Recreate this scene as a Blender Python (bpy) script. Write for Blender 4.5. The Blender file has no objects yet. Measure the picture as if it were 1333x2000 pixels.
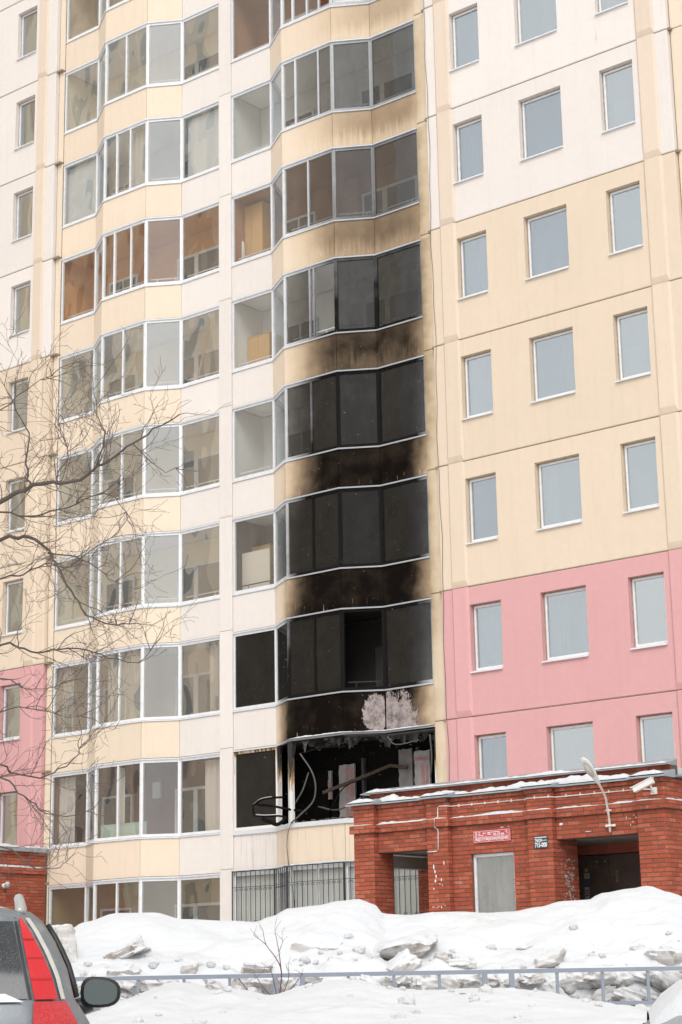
import bpy, bmesh, math, random
from mathutils import Vector, Matrix, noise as mnoise

random.seed(7)
SC = bpy.context.scene
COL = SC.collection

# ------------------------------------------------------------------ camera
YAW, PITCH, ROLL = -0.68404, 0.25126, -0.01824
CAM = Vector((22.828, -32.443, 1.485))
_cy, _sy, _cp, _sp = math.cos(YAW), math.sin(YAW), math.cos(PITCH), math.sin(PITCH)
FWD = Vector((_sy*_cp, _cy*_cp, _sp)); _r0 = Vector((_cy, -_sy, 0)); _u0 = _r0.cross(FWD)
RGT = math.cos(ROLL)*_r0 + math.sin(ROLL)*_u0
UPV = -math.sin(ROLL)*_r0 + math.cos(ROLL)*_u0
cam_data = bpy.data.cameras.new('camera'); cam = bpy.data.objects.new('camera', cam_data); COL.objects.link(cam)
M = Matrix((( RGT.x, UPV.x, -FWD.x, CAM.x), (RGT.y, UPV.y, -FWD.y, CAM.y), (RGT.z, UPV.z, -FWD.z, CAM.z), (0, 0, 0, 1)))
cam.matrix_world = M
cam_data.sensor_fit = 'VERTICAL'; cam_data.sensor_height = 36.0; cam_data.sensor_width = 24.0
cam_data.lens = 3677.77/2000*36.0
cam_data.clip_start = 0.1; cam_data.clip_end = 2000
SC.camera = cam
HF = Vector((_sy, _cy, 0)); HR = Vector((_cy, -_sy, 0))     # the yard's own axes: across and along the street

def yard(l, d, z):
    p = CAM + HR*l + HF*d
    return Vector((p.x, p.y, z))

# ------------------------------------------------------------------ sky, sun, exposure
world = bpy.data.worlds.new('World'); SC.world = world; world.use_nodes = True
wt = world.node_tree; wt.nodes.clear()
SUN_EL, SUN_AZ = math.radians(42), math.radians(142)        # azimuth measured from +y, clockwise
sky = wt.nodes.new('ShaderNodeTexSky'); sky.sky_type = 'NISHITA'; sky.sun_disc = False
sky.sun_elevation = SUN_EL; sky.sun_rotation = SUN_AZ; sky.air_density = 1.0; sky.dust_density = 4.0; sky.ozone_density = 1.0
hs = wt.nodes.new('ShaderNodeHueSaturation'); hs.inputs['Saturation'].default_value = 0.22
bg = wt.nodes.new('ShaderNodeBackground'); bg.inputs['Strength'].default_value = 0.15
wo = wt.nodes.new('ShaderNodeOutputWorld')
wt.links.new(sky.outputs[0], hs.inputs['Color']); mx = wt.nodes.new('ShaderNodeMix'); mx.data_type = 'RGBA'; mx.inputs[0].default_value = 0.87; mx.inputs[7].default_value = (5.46, 5.40, 5.36, 1)   # the cloud layer
wt.links.new(hs.outputs[0], mx.inputs[6]); wt.links.new(mx.outputs[2], bg.inputs['Color']); wt.links.new(bg.outputs[0], wo.inputs['Surface'])
sl = bpy.data.lights.new('sun', 'SUN'); sl.energy = 1.2; sl.angle = math.radians(35); sl.color = (1.0, 0.985, 0.955)
sun = bpy.data.objects.new('sun', sl); COL.objects.link(sun)
sd = Vector((math.sin(SUN_AZ)*math.cos(SUN_EL), math.cos(SUN_AZ)*math.cos(SUN_EL), math.sin(SUN_EL)))
sun.rotation_euler = sd.to_track_quat('Z', 'Y').to_euler(); sun.location = (20, -40, 60)
SC.view_settings.view_transform = 'Standard'; SC.view_settings.look = 'None'
SC.view_settings.exposure = 0.46; SC.view_settings.gamma = 1.0; SC.view_settings.use_curve_mapping = False
SC.render.engine = 'CYCLES'
SC.cycles.use_denoising = True
SC.cycles.adaptive_threshold = 0.03; SC.cycles.max_bounces = 5; SC.cycles.transparent_max_bounces = 16; SC.cycles.diffuse_bounces = 4; SC.cycles.glossy_bounces = 3
SC.cycles.caustics_reflective = False; SC.cycles.caustics_refractive = False

# ------------------------------------------------------------------ node helpers
class T:
    def __init__(s, name):
        s.m = bpy.data.materials.new(name); s.m.use_nodes = True; s.t = s.m.node_tree; s.t.nodes.clear()
        s.out = s.t.nodes.new('ShaderNodeOutputMaterial')
    def n(s, typ, inp=None, **props):
        nd = s.t.nodes.new(typ)
        for k, v in props.items(): setattr(nd, k, v)
        for k, v in (inp or {}).items(): s.set(nd.inputs[k], v)
        return nd
    def set(s, sock, v):
        if isinstance(v, bpy.types.NodeSocket): s.t.links.new(v, sock)
        elif isinstance(v, tuple) and len(v) == 3 and sock.type == 'RGBA': sock.default_value = (*v, 1)
        else: sock.default_value = v
    def math(s, op, a, b=0.0, clamp=False):
        nd = s.n('ShaderNodeMath', {0: a, 1: b}, operation=op); nd.use_clamp = clamp; return nd.outputs[0]
    def mul(s, a, b): return s.math('MULTIPLY', a, b)
    def add(s, a, b): return s.math('ADD', a, b)
    def sub(s, a, b): return s.math('SUBTRACT', a, b)
    def mr(s, v, a, b, c=0.0, d=1.0, smooth=False):
        nd = s.n('ShaderNodeMapRange', {'Value': v, 'From Min': a, 'From Max': b, 'To Min': c, 'To Max': d})
        if smooth: nd.interpolation_type = 'SMOOTHSTEP'
        return nd.outputs[0]
    def ramp(s, v, stops, interp='LINEAR'):
        nd = s.n('ShaderNodeValToRGB', {0: v}); cr = nd.color_ramp; cr.interpolation = interp
        while len(cr.elements) < len(stops): cr.elements.new(0.5)
        for e, (p, c) in zip(cr.elements, stops):
            e.position = p; e.color = (*(c if isinstance(c, tuple) else (c, c, c)), 1)
        return nd.outputs[0]
    def mix(s, f, a, b, blend='MIX'):
        nd = s.n('ShaderNodeMix', None, data_type='RGBA', blend_type=blend)
        s.set(nd.inputs[0], f); s.set(nd.inputs[6], a); s.set(nd.inputs[7], b); return nd.outputs[2]
    def pos(s): return s.n('ShaderNodeNewGeometry').outputs['Position']
    def xyz(s, v):
        nd = s.n('ShaderNodeSeparateXYZ', {0: v}); return nd.outputs
    def scaled(s, v, sc):
        return s.n('ShaderNodeMapping', {'Vector': v, 'Scale': sc}).outputs[0]
    def noise(s, v, scale, detail=3.0, rough=0.55, cap=3.0):
        return s.n('ShaderNodeTexNoise', {'Vector': v, 'Scale': scale, 'Detail': min(detail, cap), 'Roughness': rough}).outputs['Fac']
    def objrand(s): return s.n('ShaderNodeObjectInfo').outputs['Random']
    def bump(s, h, strength=0.2, dist=0.01):
        return s.n('ShaderNodeBump', {'Height': h, 'Strength': strength, 'Distance': dist}).outputs[0]
    def principled(s, col, rough=0.8, normal=None, **kw):
        d = {'Base Color': col, 'Roughness': rough}
        d.update(kw)
        nd = s.n('ShaderNodeBsdfPrincipled', d)
        if normal is not None: s.t.links.new(normal, nd.inputs['Normal'])
        return nd.outputs[0]
    def end(s, shader): s.t.links.new(shader, s.out.inputs['Surface']); return s.m

def simple(name, col, rough=0.7, var=0.12, scale=6.0, bump=0.0, metallic=0.0, obj=False, **kw):
    t = T(name); p = t.n('ShaderNodeTexCoord').outputs['Object'] if obj else t.pos()
    n1 = t.noise(p, scale, 4)
    c = t.mix(n1, tuple(max(0, v*(1-var)) for v in col), tuple(min(1, v*(1+var)) for v in col))
    nm = t.bump(t.noise(p, scale*6, 3), bump, 0.01) if bump else None
    return t.end(t.principled(c, t.mr(n1, 0.3, 0.7, rough*0.9, min(1, rough*1.08)), nm, Metallic=metallic, **kw))

# ------------------------------------------------------------------ the soot left by the fire on bay and glass
def soot_field(t, glass=False):
    P = t.pos(); x, y, z = t.xyz(P)
    nz = t.add(t.sub(t.noise(P, 0.9, 5, 0.6), 0.5), t.mul(t.sub(t.noise(P, 4.5, 4, 0.65), 0.5), 0.30))
    xx = t.add(x, t.mul(nz, 0.62))
    aL = t.mr(z, 10.2, 10.7, -7.9, -5.75) if glass else t.mr(t.ramp(t.mr(z, 4.0, 32.0), [(0.0, 0.10), (0.125, 0.10), (0.225, 0.26), (0.325, 0.30), (0.425, 0.38), (0.525, 0.40), (0.72, 0.55), (1.0, 0.6)]), 0, 1, -6.0, -4.0)
    wL = t.mr(z, 7, 22, 0.95, 2.8)
    left = t.mr(t.math('DIVIDE', t.sub(xx, aL), wL), 0, 1, 0, 1, True)
    aR = t.ramp(t.mr(z, 4.0, 32.0), [(0.0, 0.80), (0.125, 0.80), (0.22, 0.86), (0.32, 0.86), (0.46, 0.90), (1.0, 0.92)])
    aR = t.mr(aR, 0, 1, -2.4, -0.4)
    right = t.mr(t.math('DIVIDE', t.sub(aR, xx), t.mr(z, 7, 17, 1.35, 0.95)), 0, 1, 0, 1, True)
    u = t.mr(z, 4.0, 32.0)
    def zs(v): return (v-4.0)/28.0
    if glass:
        amp = t.ramp(u, [(zs(4.0), 0.0), (zs(5.3), 0.80), (zs(7.2), 0.90), (zs(7.9), 0.97), (zs(12.4), 0.95), (zs(13.4), 0.86), (zs(15.4), 0.84), (zs(16.2), 0.62), (zs(18.2), 0.58), (zs(19.2), 0.30), (zs(21.2), 0.26), (zs(21.9), 0.34), (zs(23.9), 0.30), (zs(24.6), 0.1), (zs(29), 0.0)])
    else:
        amp = t.ramp(u, [(zs(4.0), 0.0), (zs(5.25), 0.02), (zs(5.5), 0.9), (zs(7.0), 1.0), (zs(11.0), 1.0), (zs(13.2), 0.97), (zs(16.0), 0.86), (zs(18.8), 0.62), (zs(21.6), 0.45), (zs(24.4), 0.34), (zs(27), 0.06), (zs(30), 0.0)])
    s = t.mul(t.mul(left, right), amp)
    fr = t.math('FRACT', t.math('DIVIDE', t.sub(z, 21.05-28), 2.8))
    streak = t.noise(t.scaled(P, (9, 9, 0.55)), 1.6, 4, 0.6)
    if not glass:
        # rain has washed the lower edge of each parapet on the upper floors
        wash = t.mr(t.add(fr, t.mul(t.sub(streak, 0.5), 0.22)), 0.0, 0.20, 0.0, 1.0, True)
        k = t.mr(z, 13, 22, 0.0, 0.62)
        s = t.mul(s, t.sub(1.0, t.mul(k, t.sub(1.0, wash))))
        fine = t.noise(t.scaled(P, (16, 16, 1.1)), 2.0, 3, 0.6)
        drip = t.mul(t.mr(fine, 0.66, 0.70), t.mr(t.add(fr, t.mul(t.noise(P, 3.0, 2), 0.12)), 0.09, 0.17, 1.0, 0.0))
        s = t.mul(s, t.sub(1.0, t.mul(drip, 0.75)))
    s = t.mul(s, t.mr(t.noise(P, 2.2, 4), 0.2, 0.75, 0.88, 1.08))
    return t.math('MINIMUM', s, 1.0), P, (x, y, z), streak, fr

def paint(name, col, soot=False, var=0.05, stain=0.5, stain_col=(0.42, 0.33, 0.22)):
    t = T(name)
    P = t.pos()
    rnd = t.objrand()
    big = t.noise(P, 0.55, 5, 0.6)
    c = t.mix(big, tuple(v*(1-var) for v in col), tuple(min(1, v*(1+var)) for v in col))
    c = t.mix(t.mr(rnd, 0, 1, 0.0, 0.22), c, tuple(v*0.72 for v in col))
    st = t.noise(t.scaled(P, (5, 5, 0.28)), 1.5, 5, 0.62)
    c = t.mix(t.mul(t.mr(st, 0.52, 0.80), 0.32*stain), c, stain_col)
    gr = t.noise(P, 7.0, 5, 0.7)
    c = t.mix(t.mr(gr, 0.35, 0.75, 0.0, 0.10), c, tuple(v*0.6 for v in col))
    sp = t.noise(P, 26.0, 2)
    c = t.mix(t.mul(t.mr(sp, 0.73, 0.77), 0.25), c, tuple(v*0.45 for v in col))
    ru = t.noise(t.scaled(P, (9, 9, 0.7)), 1.5, 3, 0.6)
    c = t.mix(t.mr(ru, 0.735, 0.79, 0, 0.55), c, (0.40, 0.20, 0.08))
    zz_ = t.xyz(P)[2]; sf = t.math('FRACT', t.math('DIVIDE', t.sub(zz_, 21.13-28), 2.8))
    near_ = t.math('MAXIMUM', t.mr(sf, 0.0, 0.035, 1.0, 0.0), t.mr(sf, 0.985, 1.0, 0.0, 1.0))
    c = t.mix(t.mul(t.mul(near_, t.mr(gr, 0.3, 0.7, 0.1, 0.9)), 0.38*stain), c, stain_col)
    rough = 0.85
    if soot:
        s, P, (x, y, z), streak, fr = soot_field(t)
        tint = t.ramp(s, [(0.0, (1, 1, 1)), (0.18, (0.82, 0.765, 0.69)), (0.45, (0.42, 0.36, 0.29)), (0.70, (0.16, 0.135, 0.11)), (0.88, (0.030, 0.025, 0.021)), (1.0, (0.009, 0.008, 0.008))])
        c = t.mix(1.0, c, tint, 'MULTIPLY')
        # rusty water lines below the burnt window
        low = t.mul(t.mr(z, 4.1, 4.4), t.mr(z, 5.0, 5.3, 1.0, 0.0))
        inx = t.mul(t.mr(x, -7.2, -6.8), t.mr(x, -2.4, -2.0, 1.0, 0.0))
        ln = t.noise(t.scaled(P, (11, 11, 0.35)), 1.4, 4, 0.65)
        c = t.mix(t.mul(t.mul(low, inx), t.mr(ln, 0.54, 0.74, 0.0, 0.55)), c, (0.36, 0.26, 0.16))
        # paint flaked off to the pinkish render
        def ell(cx, cz, rx, rz):
            dx = t.math('DIVIDE', t.sub(x, cx), rx); dz = t.math('DIVIDE', t.sub(z, cz), rz)
            return t.math('SQRT', t.add(t.mul(dx, dx), t.mul(dz, dz)))
        d1 = ell(-2.71, 7.48, 0.24, 0.42); d2 = ell(-2.38, 7.20, 0.74, 0.72)
        d2 = t.math('MAXIMUM', d2, t.mr(x, -2.505, -2.50, 2.0, 0.0))
        d = t.math('MINIMUM', d1, d2)
        edge = t.add(d, t.mul(t.sub(t.noise(P, 4.0, 3), 0.5), 0.9)); edge = t.add(edge, t.mul(t.sub(t.noise(t.scaled(P, (1.6, 1.6, 1.0)), 15.0, 6, 0.75, 6.0), 0.5), 1.0))
        edge = t.add(edge, t.mr(t.math('ABSOLUTE', t.sub(x, -2.512)), 0.012, 0.02, 0.5, 0.0))
        peel = t.mul(t.mr(edge, 0.97, 0.93), t.mr(z, 7.02, 7.05))
        pc = t.mix(t.mr(t.noise(P, 8.0, 5, 0.7), 0.42, 0.66), (0.37, 0.315, 0.305), (0.15, 0.13, 0.12))
        c = t.mix(peel, c, pc)
    h = t.add(t.noise(P, 45.0, 3), t.mul(t.noise(P, 6.0, 3), 1.5))
    kw_ = {'Specular IOR Level': t.mr(s, 0.3, 1.0, 0.35, 0.03)} if soot else {}
    return t.end(t.principled(c, rough, t.bump(h, 0.25, 0.008), **kw_))

def metal_frame(name, col, soot=False, rough=0.45):
    t = T(name); P = t.pos()
    n1 = t.noise(P, 9.0, 4)
    c = t.mix(t.mr(n1, 0.35, 0.75, 0, 0.35), col, tuple(v*0.62 for v in col))
    if soot:
        s = soot_field(t)[0]
        s = t.math('MINIMUM', t.mul(s, 1.35), 1.0)
        c = t.mix(t.mul(t.math('POWER', s, 0.8), soot), c, (0.012, 0.011, 0.011)); rough = t.mr(s, 0, 1, rough, 0.8)
        return t.end(t.principled(c, rough, None, **{'Specular IOR Level': t.mr(s, 0, 1, 0.5, 0.04)}))
    return t.end(t.principled(c, rough))

def glass(name, tint=(0.965, 0.975, 0.97), refl=None, soot=False, dirt=0.06, wave=0.02, floor=0.045):
    t = T(name); P = t.pos()
    wv = t.add(t.noise(t.scaled(P, (1, 1, 0.6)), 1.1, 1.0), t.mul(t.objrand(), 0.0))
    nm = t.bump(wv, wave, 0.15)
    tr = t.n('ShaderNodeBsdfTransparent', {'Color': tint}).outputs[0]
    gl = t.n('ShaderNodeBsdfGlossy', {'Color': (t.mix(t.objrand(), refl, (refl[0]*1.02, refl[1]*0.99, refl[2]*0.93)) if refl else (0.93, 0.95, 0.97)), 'Roughness': 0.015, 'Normal': nm}).outputs[0]
    fc = t.n('ShaderNodeLayerWeight', {'Blend': 0.5, 'Normal': nm}).outputs['Facing']
    fr = t.add(0.045, t.mul(t.math('POWER', fc, 5.0), 0.9))
    fac = t.math('MAXIMUM', fr, t.mr(t.objrand(), 0, 1, floor*0.8, floor*1.2))
    df = t.n('ShaderNodeBsdfDiffuse', {'Color': (0.78, 0.76, 0.73)}).outputs[0]
    dn = t.noise(t.scaled(P, (3, 3, 0.8)), 0.9, 4, 0.6)
    body = t.n('ShaderNodeMixShader', {0: t.mr(dn, 0.3, 0.75, dirt*0.6, dirt*1.4), 1: tr, 2: df}).outputs[0]
    if soot:
        s = soot_field(t, True)[0]
        rub = t.noise(t.scaled(P, (5, 5, 1.5)), 1.6, 6, 0.7)
        s = t.mul(s, t.mr(rub, 0.25, 0.7, 0.90, 1.03))
        blk = t.n('ShaderNodeBsdfDiffuse', {'Color': t.mix(rub, (0.009, 0.008, 0.0075), (0.027, 0.025, 0.022))}).outputs[0]
        body = t.n('ShaderNodeMixShader', {0: t.math('MINIMUM', s, 1.0), 1: body, 2: blk}).outputs[0]
        fac = t.mul(fac, t.sub(1.0, t.mul(s, 0.86)))
    sh = t.n('ShaderNodeMixShader', {0: fac, 1: body, 2: gl}).outputs[0]
    return t.end(sh)

def snow_mat(name, dirt=0.0, chunk=False):
    t = T(name); g = t.n('ShaderNodeNewGeometry'); P = g.outputs['Position']; nz = t.xyz(g.outputs['Normal'])[2]
    L = t.n('ShaderNodeTexCoord').outputs['Object']
    white = t.mix(t.noise(P, 1.3, 4), (0.60, 0.615, 0.64), (0.665, 0.68, 0.70))
    if chunk:
        n1 = t.noise(P, 5.5, 6, 0.65)
        lay = t.noise(t.scaled(L, (1.2, 1.2, 11)), 1.0, 4, 0.6)
        side = t.mr(t.add(nz, t.mul(t.sub(n1, 0.5), 0.8)), 0.50, 0.15)
        dcol = t.mix(t.mr(lay, 0.38, 0.64), (0.68, 0.67, 0.66), (0.42, 0.37, 0.32))
        dcol = t.mix(t.mr(n1, 0.52, 0.66, 0, 0.9), dcol, (0.21, 0.17, 0.135))
        c = t.mix(t.mul(side, 0.85), white, dcol)
    else:
        c = white
        if dirt:
            n1 = t.noise(P, 1.1, 6, 0.7); n2 = t.noise(P, 13.0, 4, 0.7)
            c = t.mix(t.mul(t.mr(n1, 0.56, 0.75), t.mr(n2, 0.4, 0.7, 0.1, dirt)), c, (0.50, 0.45, 0.39))
            n3 = t.noise(P, 40.0, 2)
            c = t.mix(t.mul(t.mr(n3, 0.75, 0.78), t.mr(n1, 0.45, 0.65, 0, 0.7)), c, (0.32, 0.27, 0.22))
    h = t.add(t.noise(P, 3.2, 5, 0.6), t.mul(t.noise(P, 24.0, 3), 0.26))
    return t.end(t.principled(c, 0.75, t.bump(h, 0.42, 0.06)))

WHITE = (0.78, 0.725, 0.68); CREAM_B = (0.79, 0.665, 0.525); CREAM_R = (0.73, 0.605, 0.47); PINK = (0.675, 0.37, 0.37)
m_white = paint('white_paint', WHITE, stain=0.30)
m_whites = paint('white_paint_bay', WHITE, soot=True, stain=0.30)
m_cream_b = paint('cream_paint', CREAM_B, stain=0.35)
m_cream_s = paint('cream_paint_bay', CREAM_B, soot=True, stain=0.45)
m_cream_strip = paint('cream_paint_strip', (0.75, 0.64, 0.49), soot=True, stain=0.9)
m_cream_r = paint('cream_paint_wall', CREAM_R, stain=0.45)
m_pil = paint('peach_paint', (0.73, 0.61, 0.495), stain=0.4)
m_pink = paint('pink_paint', PINK, stain=0.25, stain_col=(0.5, 0.2, 0.2))
m_joint = simple('joint_mortar', (0.27, 0.22, 0.16), 0.95, 0.35, 14, 0.4)
m_pvc = metal_frame('white_frame', (0.80, 0.81, 0.82))
m_frame_s = metal_frame('bay_frame', (0.74, 0.75, 0.77), soot=True)
m_sill = metal_frame('pale_sill_metal', (0.72, 0.74, 0.77), rough=0.4); m_sill_s = metal_frame('sooty_sill_metal', (0.72, 0.74, 0.77), soot=0.45, rough=0.4)
m_glass = glass('window_glass', floor=0.155, dirt=0.05, wave=0.16)
m_glass_c = glass('clear_window_glass', floor=0.09, dirt=0.03, wave=0.16)
m_glass_s = glass('bay_glass', soot=True, dirt=0.04, floor=0.05)
m_glass_b = glass('bluish_window_glass', tint=(0.62, 0.68, 0.72), refl=(0.79, 0.86, 0.92), wave=0.03, floor=0.47)
m_foam = simple('mounting_foam', (0.42, 0.33, 0.24), 0.95, 0.6, 18, 0.5)
m_room = simple('room_dark', (0.30, 0.34, 0.37), 0.9, 0.15, 1.0)
m_blind = simple('pale_blind', (0.50, 0.56, 0.60), 0.9, 0.10, 2.0)
m_ceil = simple('loggia_ceiling', (0.86, 0.85, 0.83), 0.9, 0.08, 1.5)
m_in = {k: simple('loggia_'+k, c, 0.9, v, 2.0, **{'Specular IOR Level': 0.1}) for k, c, v in (
    ('cream', (0.84, 0.75, 0.60), 0.06), ('grey', (0.74, 0.73, 0.70), 0.06), ('tan', (0.66, 0.53, 0.39), 0.10), ('brown', (0.40, 0.21, 0.13), 0.2), ('umber', (0.24, 0.13, 0.085), 0.2),
    ('olive', (0.42, 0.34, 0.20), 0.12), ('orange', (0.66, 0.33, 0.12), 0.18), ('dark', (0.055, 0.05, 0.046), 0.25), ('char', (0.009, 0.008, 0.0075), 0.6))}
m_dark_pane = simple('dark_inner_pane', (0.10, 0.105, 0.10), 0.25, 0.1, 2.0)
m_char = simple('charred', (0.011, 0.0095, 0.009), 0.9, 0.8, 3.0, 0.9, **{'Specular IOR Level': 0.05})
m_ash = simple('scorched_grey', (0.085, 0.082, 0.08), 0.85, 0.5, 4.0, 0.3)
m_iron = simple('black_iron', (0.028, 0.028, 0.032), 0.55, 0.25, 10)
m_greypane = simple('grey_film', (0.56, 0.57, 0.56), 0.5, 0.12, 2.5)
m_wood = simple('light_wood', (0.60, 0.36, 0.16), 0.6, 0.15, 3.0)
m_board = simple('white_board', (0.72, 0.69, 0.65), 0.8, 0.08, 4.0)
m_red = simple('red_print', (0.62, 0.05, 0.06), 0.6, 0.2, 30)
m_conc = simple('raw_concrete', (0.30, 0.28, 0.25), 0.9, 0.18, 5.0, 0.3)
m_flash = simple('grey_flashing', (0.36, 0.40, 0.43), 0.4, 0.12, 4.0, metallic=0.3)
m_snow = snow_mat('snow')
m_snowd = snow_mat('snow_with_grit', 0.75)
m_chunk = snow_mat('dirty_snow', 0, True)
m_cable = simple('dark_cable', (0.16, 0.13, 0.10), 0.8, 0.3, 20)
m_conduit = simple('white_plastic', (0.74, 0.72, 0.68), 0.5, 0.08, 20)

# bricks and mortar
def brick_mat():
    t = T('red_brick'); P = t.pos(); g = t.n('ShaderNodeNewGeometry')
    r = t.math('FRACT', t.add(t.objrand(), g.outputs['Random Per Island']))
    c = t.ramp(r, [(0.0, (0.30, 0.062, 0.026)), (0.35, (0.37, 0.073, 0.034)), (0.7, (0.43, 0.090, 0.042)), (0.93, (0.47, 0.13, 0.075)), (1.0, (0.28, 0.064, 0.03))])
    n1 = t.noise(P, 16.0, 5, 0.7)
    c = t.mix(t.mr(n1, 0.4, 0.8, 0, 0.55), c, (0.21, 0.048, 0.024))
    n2 = t.noise(P, 3.0, 6, 0.75)
    c = t.mix(t.mr(n2, 0.62, 0.76, 0, 0.5), c, (0.55, 0.30, 0.22))
    n3 = t.noise(P, 55.0, 3)
    c = t.mix(t.mr(n3, 0.72, 0.78, 0, 0.35), c, (0.62, 0.5, 0.42))
    return t.end(t.principled(c, 0.85, t.bump(t.add(n1, n3), 0.5, 0.006)))
m_brick = brick_mat()
m_mortar = simple('mortar', (0.115, 0.09, 0.072), 0.95, 0.3, 12, 0.4)

# ------------------------------------------------------------------ mesh helpers
class MB:
    def __init__(s): s.v = []; s.f = []
    def box(s, a, b):
        x0, y0, z0 = a; x1, y1, z1 = b
        return s.prism([(x0, y0), (x1, y0), (x1, y1), (x0, y1)], z0, z1)
    def prism(s, poly, z0, z1):
        n = len(poly); k = len(s.v)
        ar = sum(poly[i][0]*poly[(i+1) % n][1]-poly[(i+1) % n][0]*poly[i][1] for i in range(n))
        if ar < 0: poly = poly[::-1]
        s.v += [(p[0], p[1], z0) for p in poly]+[(p[0], p[1], z1) for p in poly]
        s.f.append(tuple(range(k+n-1, k-1, -1))); s.f.append(tuple(range(k+n, k+2*n)))
        for i in range(n):
            j = (i+1) % n; s.f.append((k+i, k+j, k+n+j, k+n+i))
        return s
    def quad(s, *p):
        k = len(s.v); s.v += [tuple(q) for q in p]; s.f.append(tuple(range(k, k+len(p)))); return s
    def tube(s, pts, rad, n=6, cap=True):
        pts = [Vector(p) for p in pts]; rads = rad if isinstance(rad, (list, tuple)) else [rad]*len(pts)
        k0 = len(s.v); up = Vector((0.013, 0.02, 1))
        for i, p in enumerate(pts):
            t = (pts[min(i+1, len(pts)-1)]-pts[max(i-1, 0)])
            t = t.normalized() if t.length > 1e-9 else Vector((0, 0, 1))
            a = t.cross(up if abs(t.dot(up.normalized())) < 0.95 else Vector((1, 0, 0))).normalized(); b = t.cross(a)
            for q in range(n):
                w = 2*math.pi*q/n; s.v.append(tuple(p+(a*math.cos(w)+b*math.sin(w))*rads[i]))
        for i in range(len(pts)-1):
            for q in range(n):
                r = (q+1) % n; a = k0+i*n; s.f.append((a+q, a+n+q, a+n+r, a+r))
        if cap:
            s.f.append(tuple(range(k0, k0+n))); e = k0+(len(pts)-1)*n; s.f.append(tuple(range(e+n-1, e-1, -1)))
        return s
    def mesh(s, name, mat, smooth=False):
        me = bpy.data.meshes.new(name); me.from_pydata(s.v, [], s.f); me.materials.append(mat)
        if smooth: me.shade_smooth()
        me.update(); return me
    def obj(s, name, mat, parent=None, smooth=False, loc=(0, 0, 0)):
        return link(name, s.mesh(name, mat, smooth), parent, loc)

def link(name, me, parent=None, loc=(0, 0, 0), mat=None, rotz=0.0):
    o = bpy.data.objects.new(name, me); COL.objects.link(o); o.location = loc
    if rotz: o.rotation_euler = (0, 0, rotz)
    if parent is not None: o.parent = parent
    if mat is not None and me is not None:
        o.material_slots[0].link = 'OBJECT'; o.material_slots[0].material = mat
    return o
def empty(name, loc=(0, 0, 0), parent=None, rotz=0.0):
    o = bpy.data.objects.new(name, None); COL.objects.link(o); o.location = loc; o.empty_display_size = 0.2
    o.rotation_euler = (0, 0, rotz)
    if parent is not None: o.parent = parent
    return o
def tag(o, label, cat, group=None, kind=None):
    o['label'] = label
    if cat: o['category'] = cat
    if group: o['group'] = group
    if kind: o['kind'] = kind
    return o
_texts = {}
def text(name, body, size, mat, parent, loc, rot, width=None, bold=0.0, extr=0.002, align='LEFT'):
    cu = bpy.data.curves.new(name, 'FONT'); cu.body = body; cu.size = size; cu.extrude = extr; cu.offset = bold; cu.resolution_u = 2
    cu.align_x = align
    tmp = bpy.data.objects.new(name, cu); COL.objects.link(tmp)
    bpy.context.view_layer.update()
    me = bpy.data.meshes.new_from_object(tmp.evaluated_get(bpy.context.evaluated_depsgraph_get()))
    COL.objects.unlink(tmp); bpy.data.objects.remove(tmp)
    me.materials.clear(); me.materials.append(mat)
    o = link(name, me, parent, loc); o.rotation_euler = rot
    if width:
        xs = [v.co.x for v in me.vertices]
        if xs and max(xs) > 1e-6: o.scale = (width/(max(xs)-min(xs)), 1, 1)
    return o

# ------------------------------------------------------------------ ground
def base_z(l, d):
    t = min(1, max(0, (d-13.0)/16.0)); t = t*t*(3-2*t)
    return 0.25+1.35*t
def axis(core0, core1, step, far):
    v = []; x = core0
    while x <= core1+1e-6: v.append(x); x += step
    s = step
    lo, hi = [], []
    a = core0; 
    while a > -far: s *= 1.5; a -= s; lo.append(a)
    s = step; a = core1
    while a < far: s *= 1.5; a += s; hi.append(a)
    return lo[::-1]+v+hi
def sheet(name, ls, ds, fz, mat, smooth=True):
    mb = MB(); n = len(ls)
    for d in ds:
        for l in ls: mb.v.append(tuple(yard(l, d, fz(l, d))))
    for j in range(len(ds)-1):
        for i in range(n-1):
            a = j*n+i; mb.f.append((a, a+1, a+n+1, a+n))
    return mb.obj(name, mat, None, smooth)
ground = sheet('ground', axis(-16, 16, 0.8, 600), axis(0, 48, 0.8, 600),
               lambda l, d: base_z(l, d)+0.05*mnoise.noise(Vector((l*0.35, d*0.35, 0))), m_snowd)
tag(ground, 'snow covered yard sloping up to the apartment building', None, kind='structure')

# ------------------------------------------------------------------ the apartment building
ROOT = empty('apartment_building', (0, 0, 0))
tag(ROOT, 'tall panel apartment building with bay loggias, one column blackened by fire', 'building')
ROWS = range(-3, 8)
SEAM0 = 21.13; WY = -0.09
def seam(k): return SEAM0-2.8*k

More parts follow.
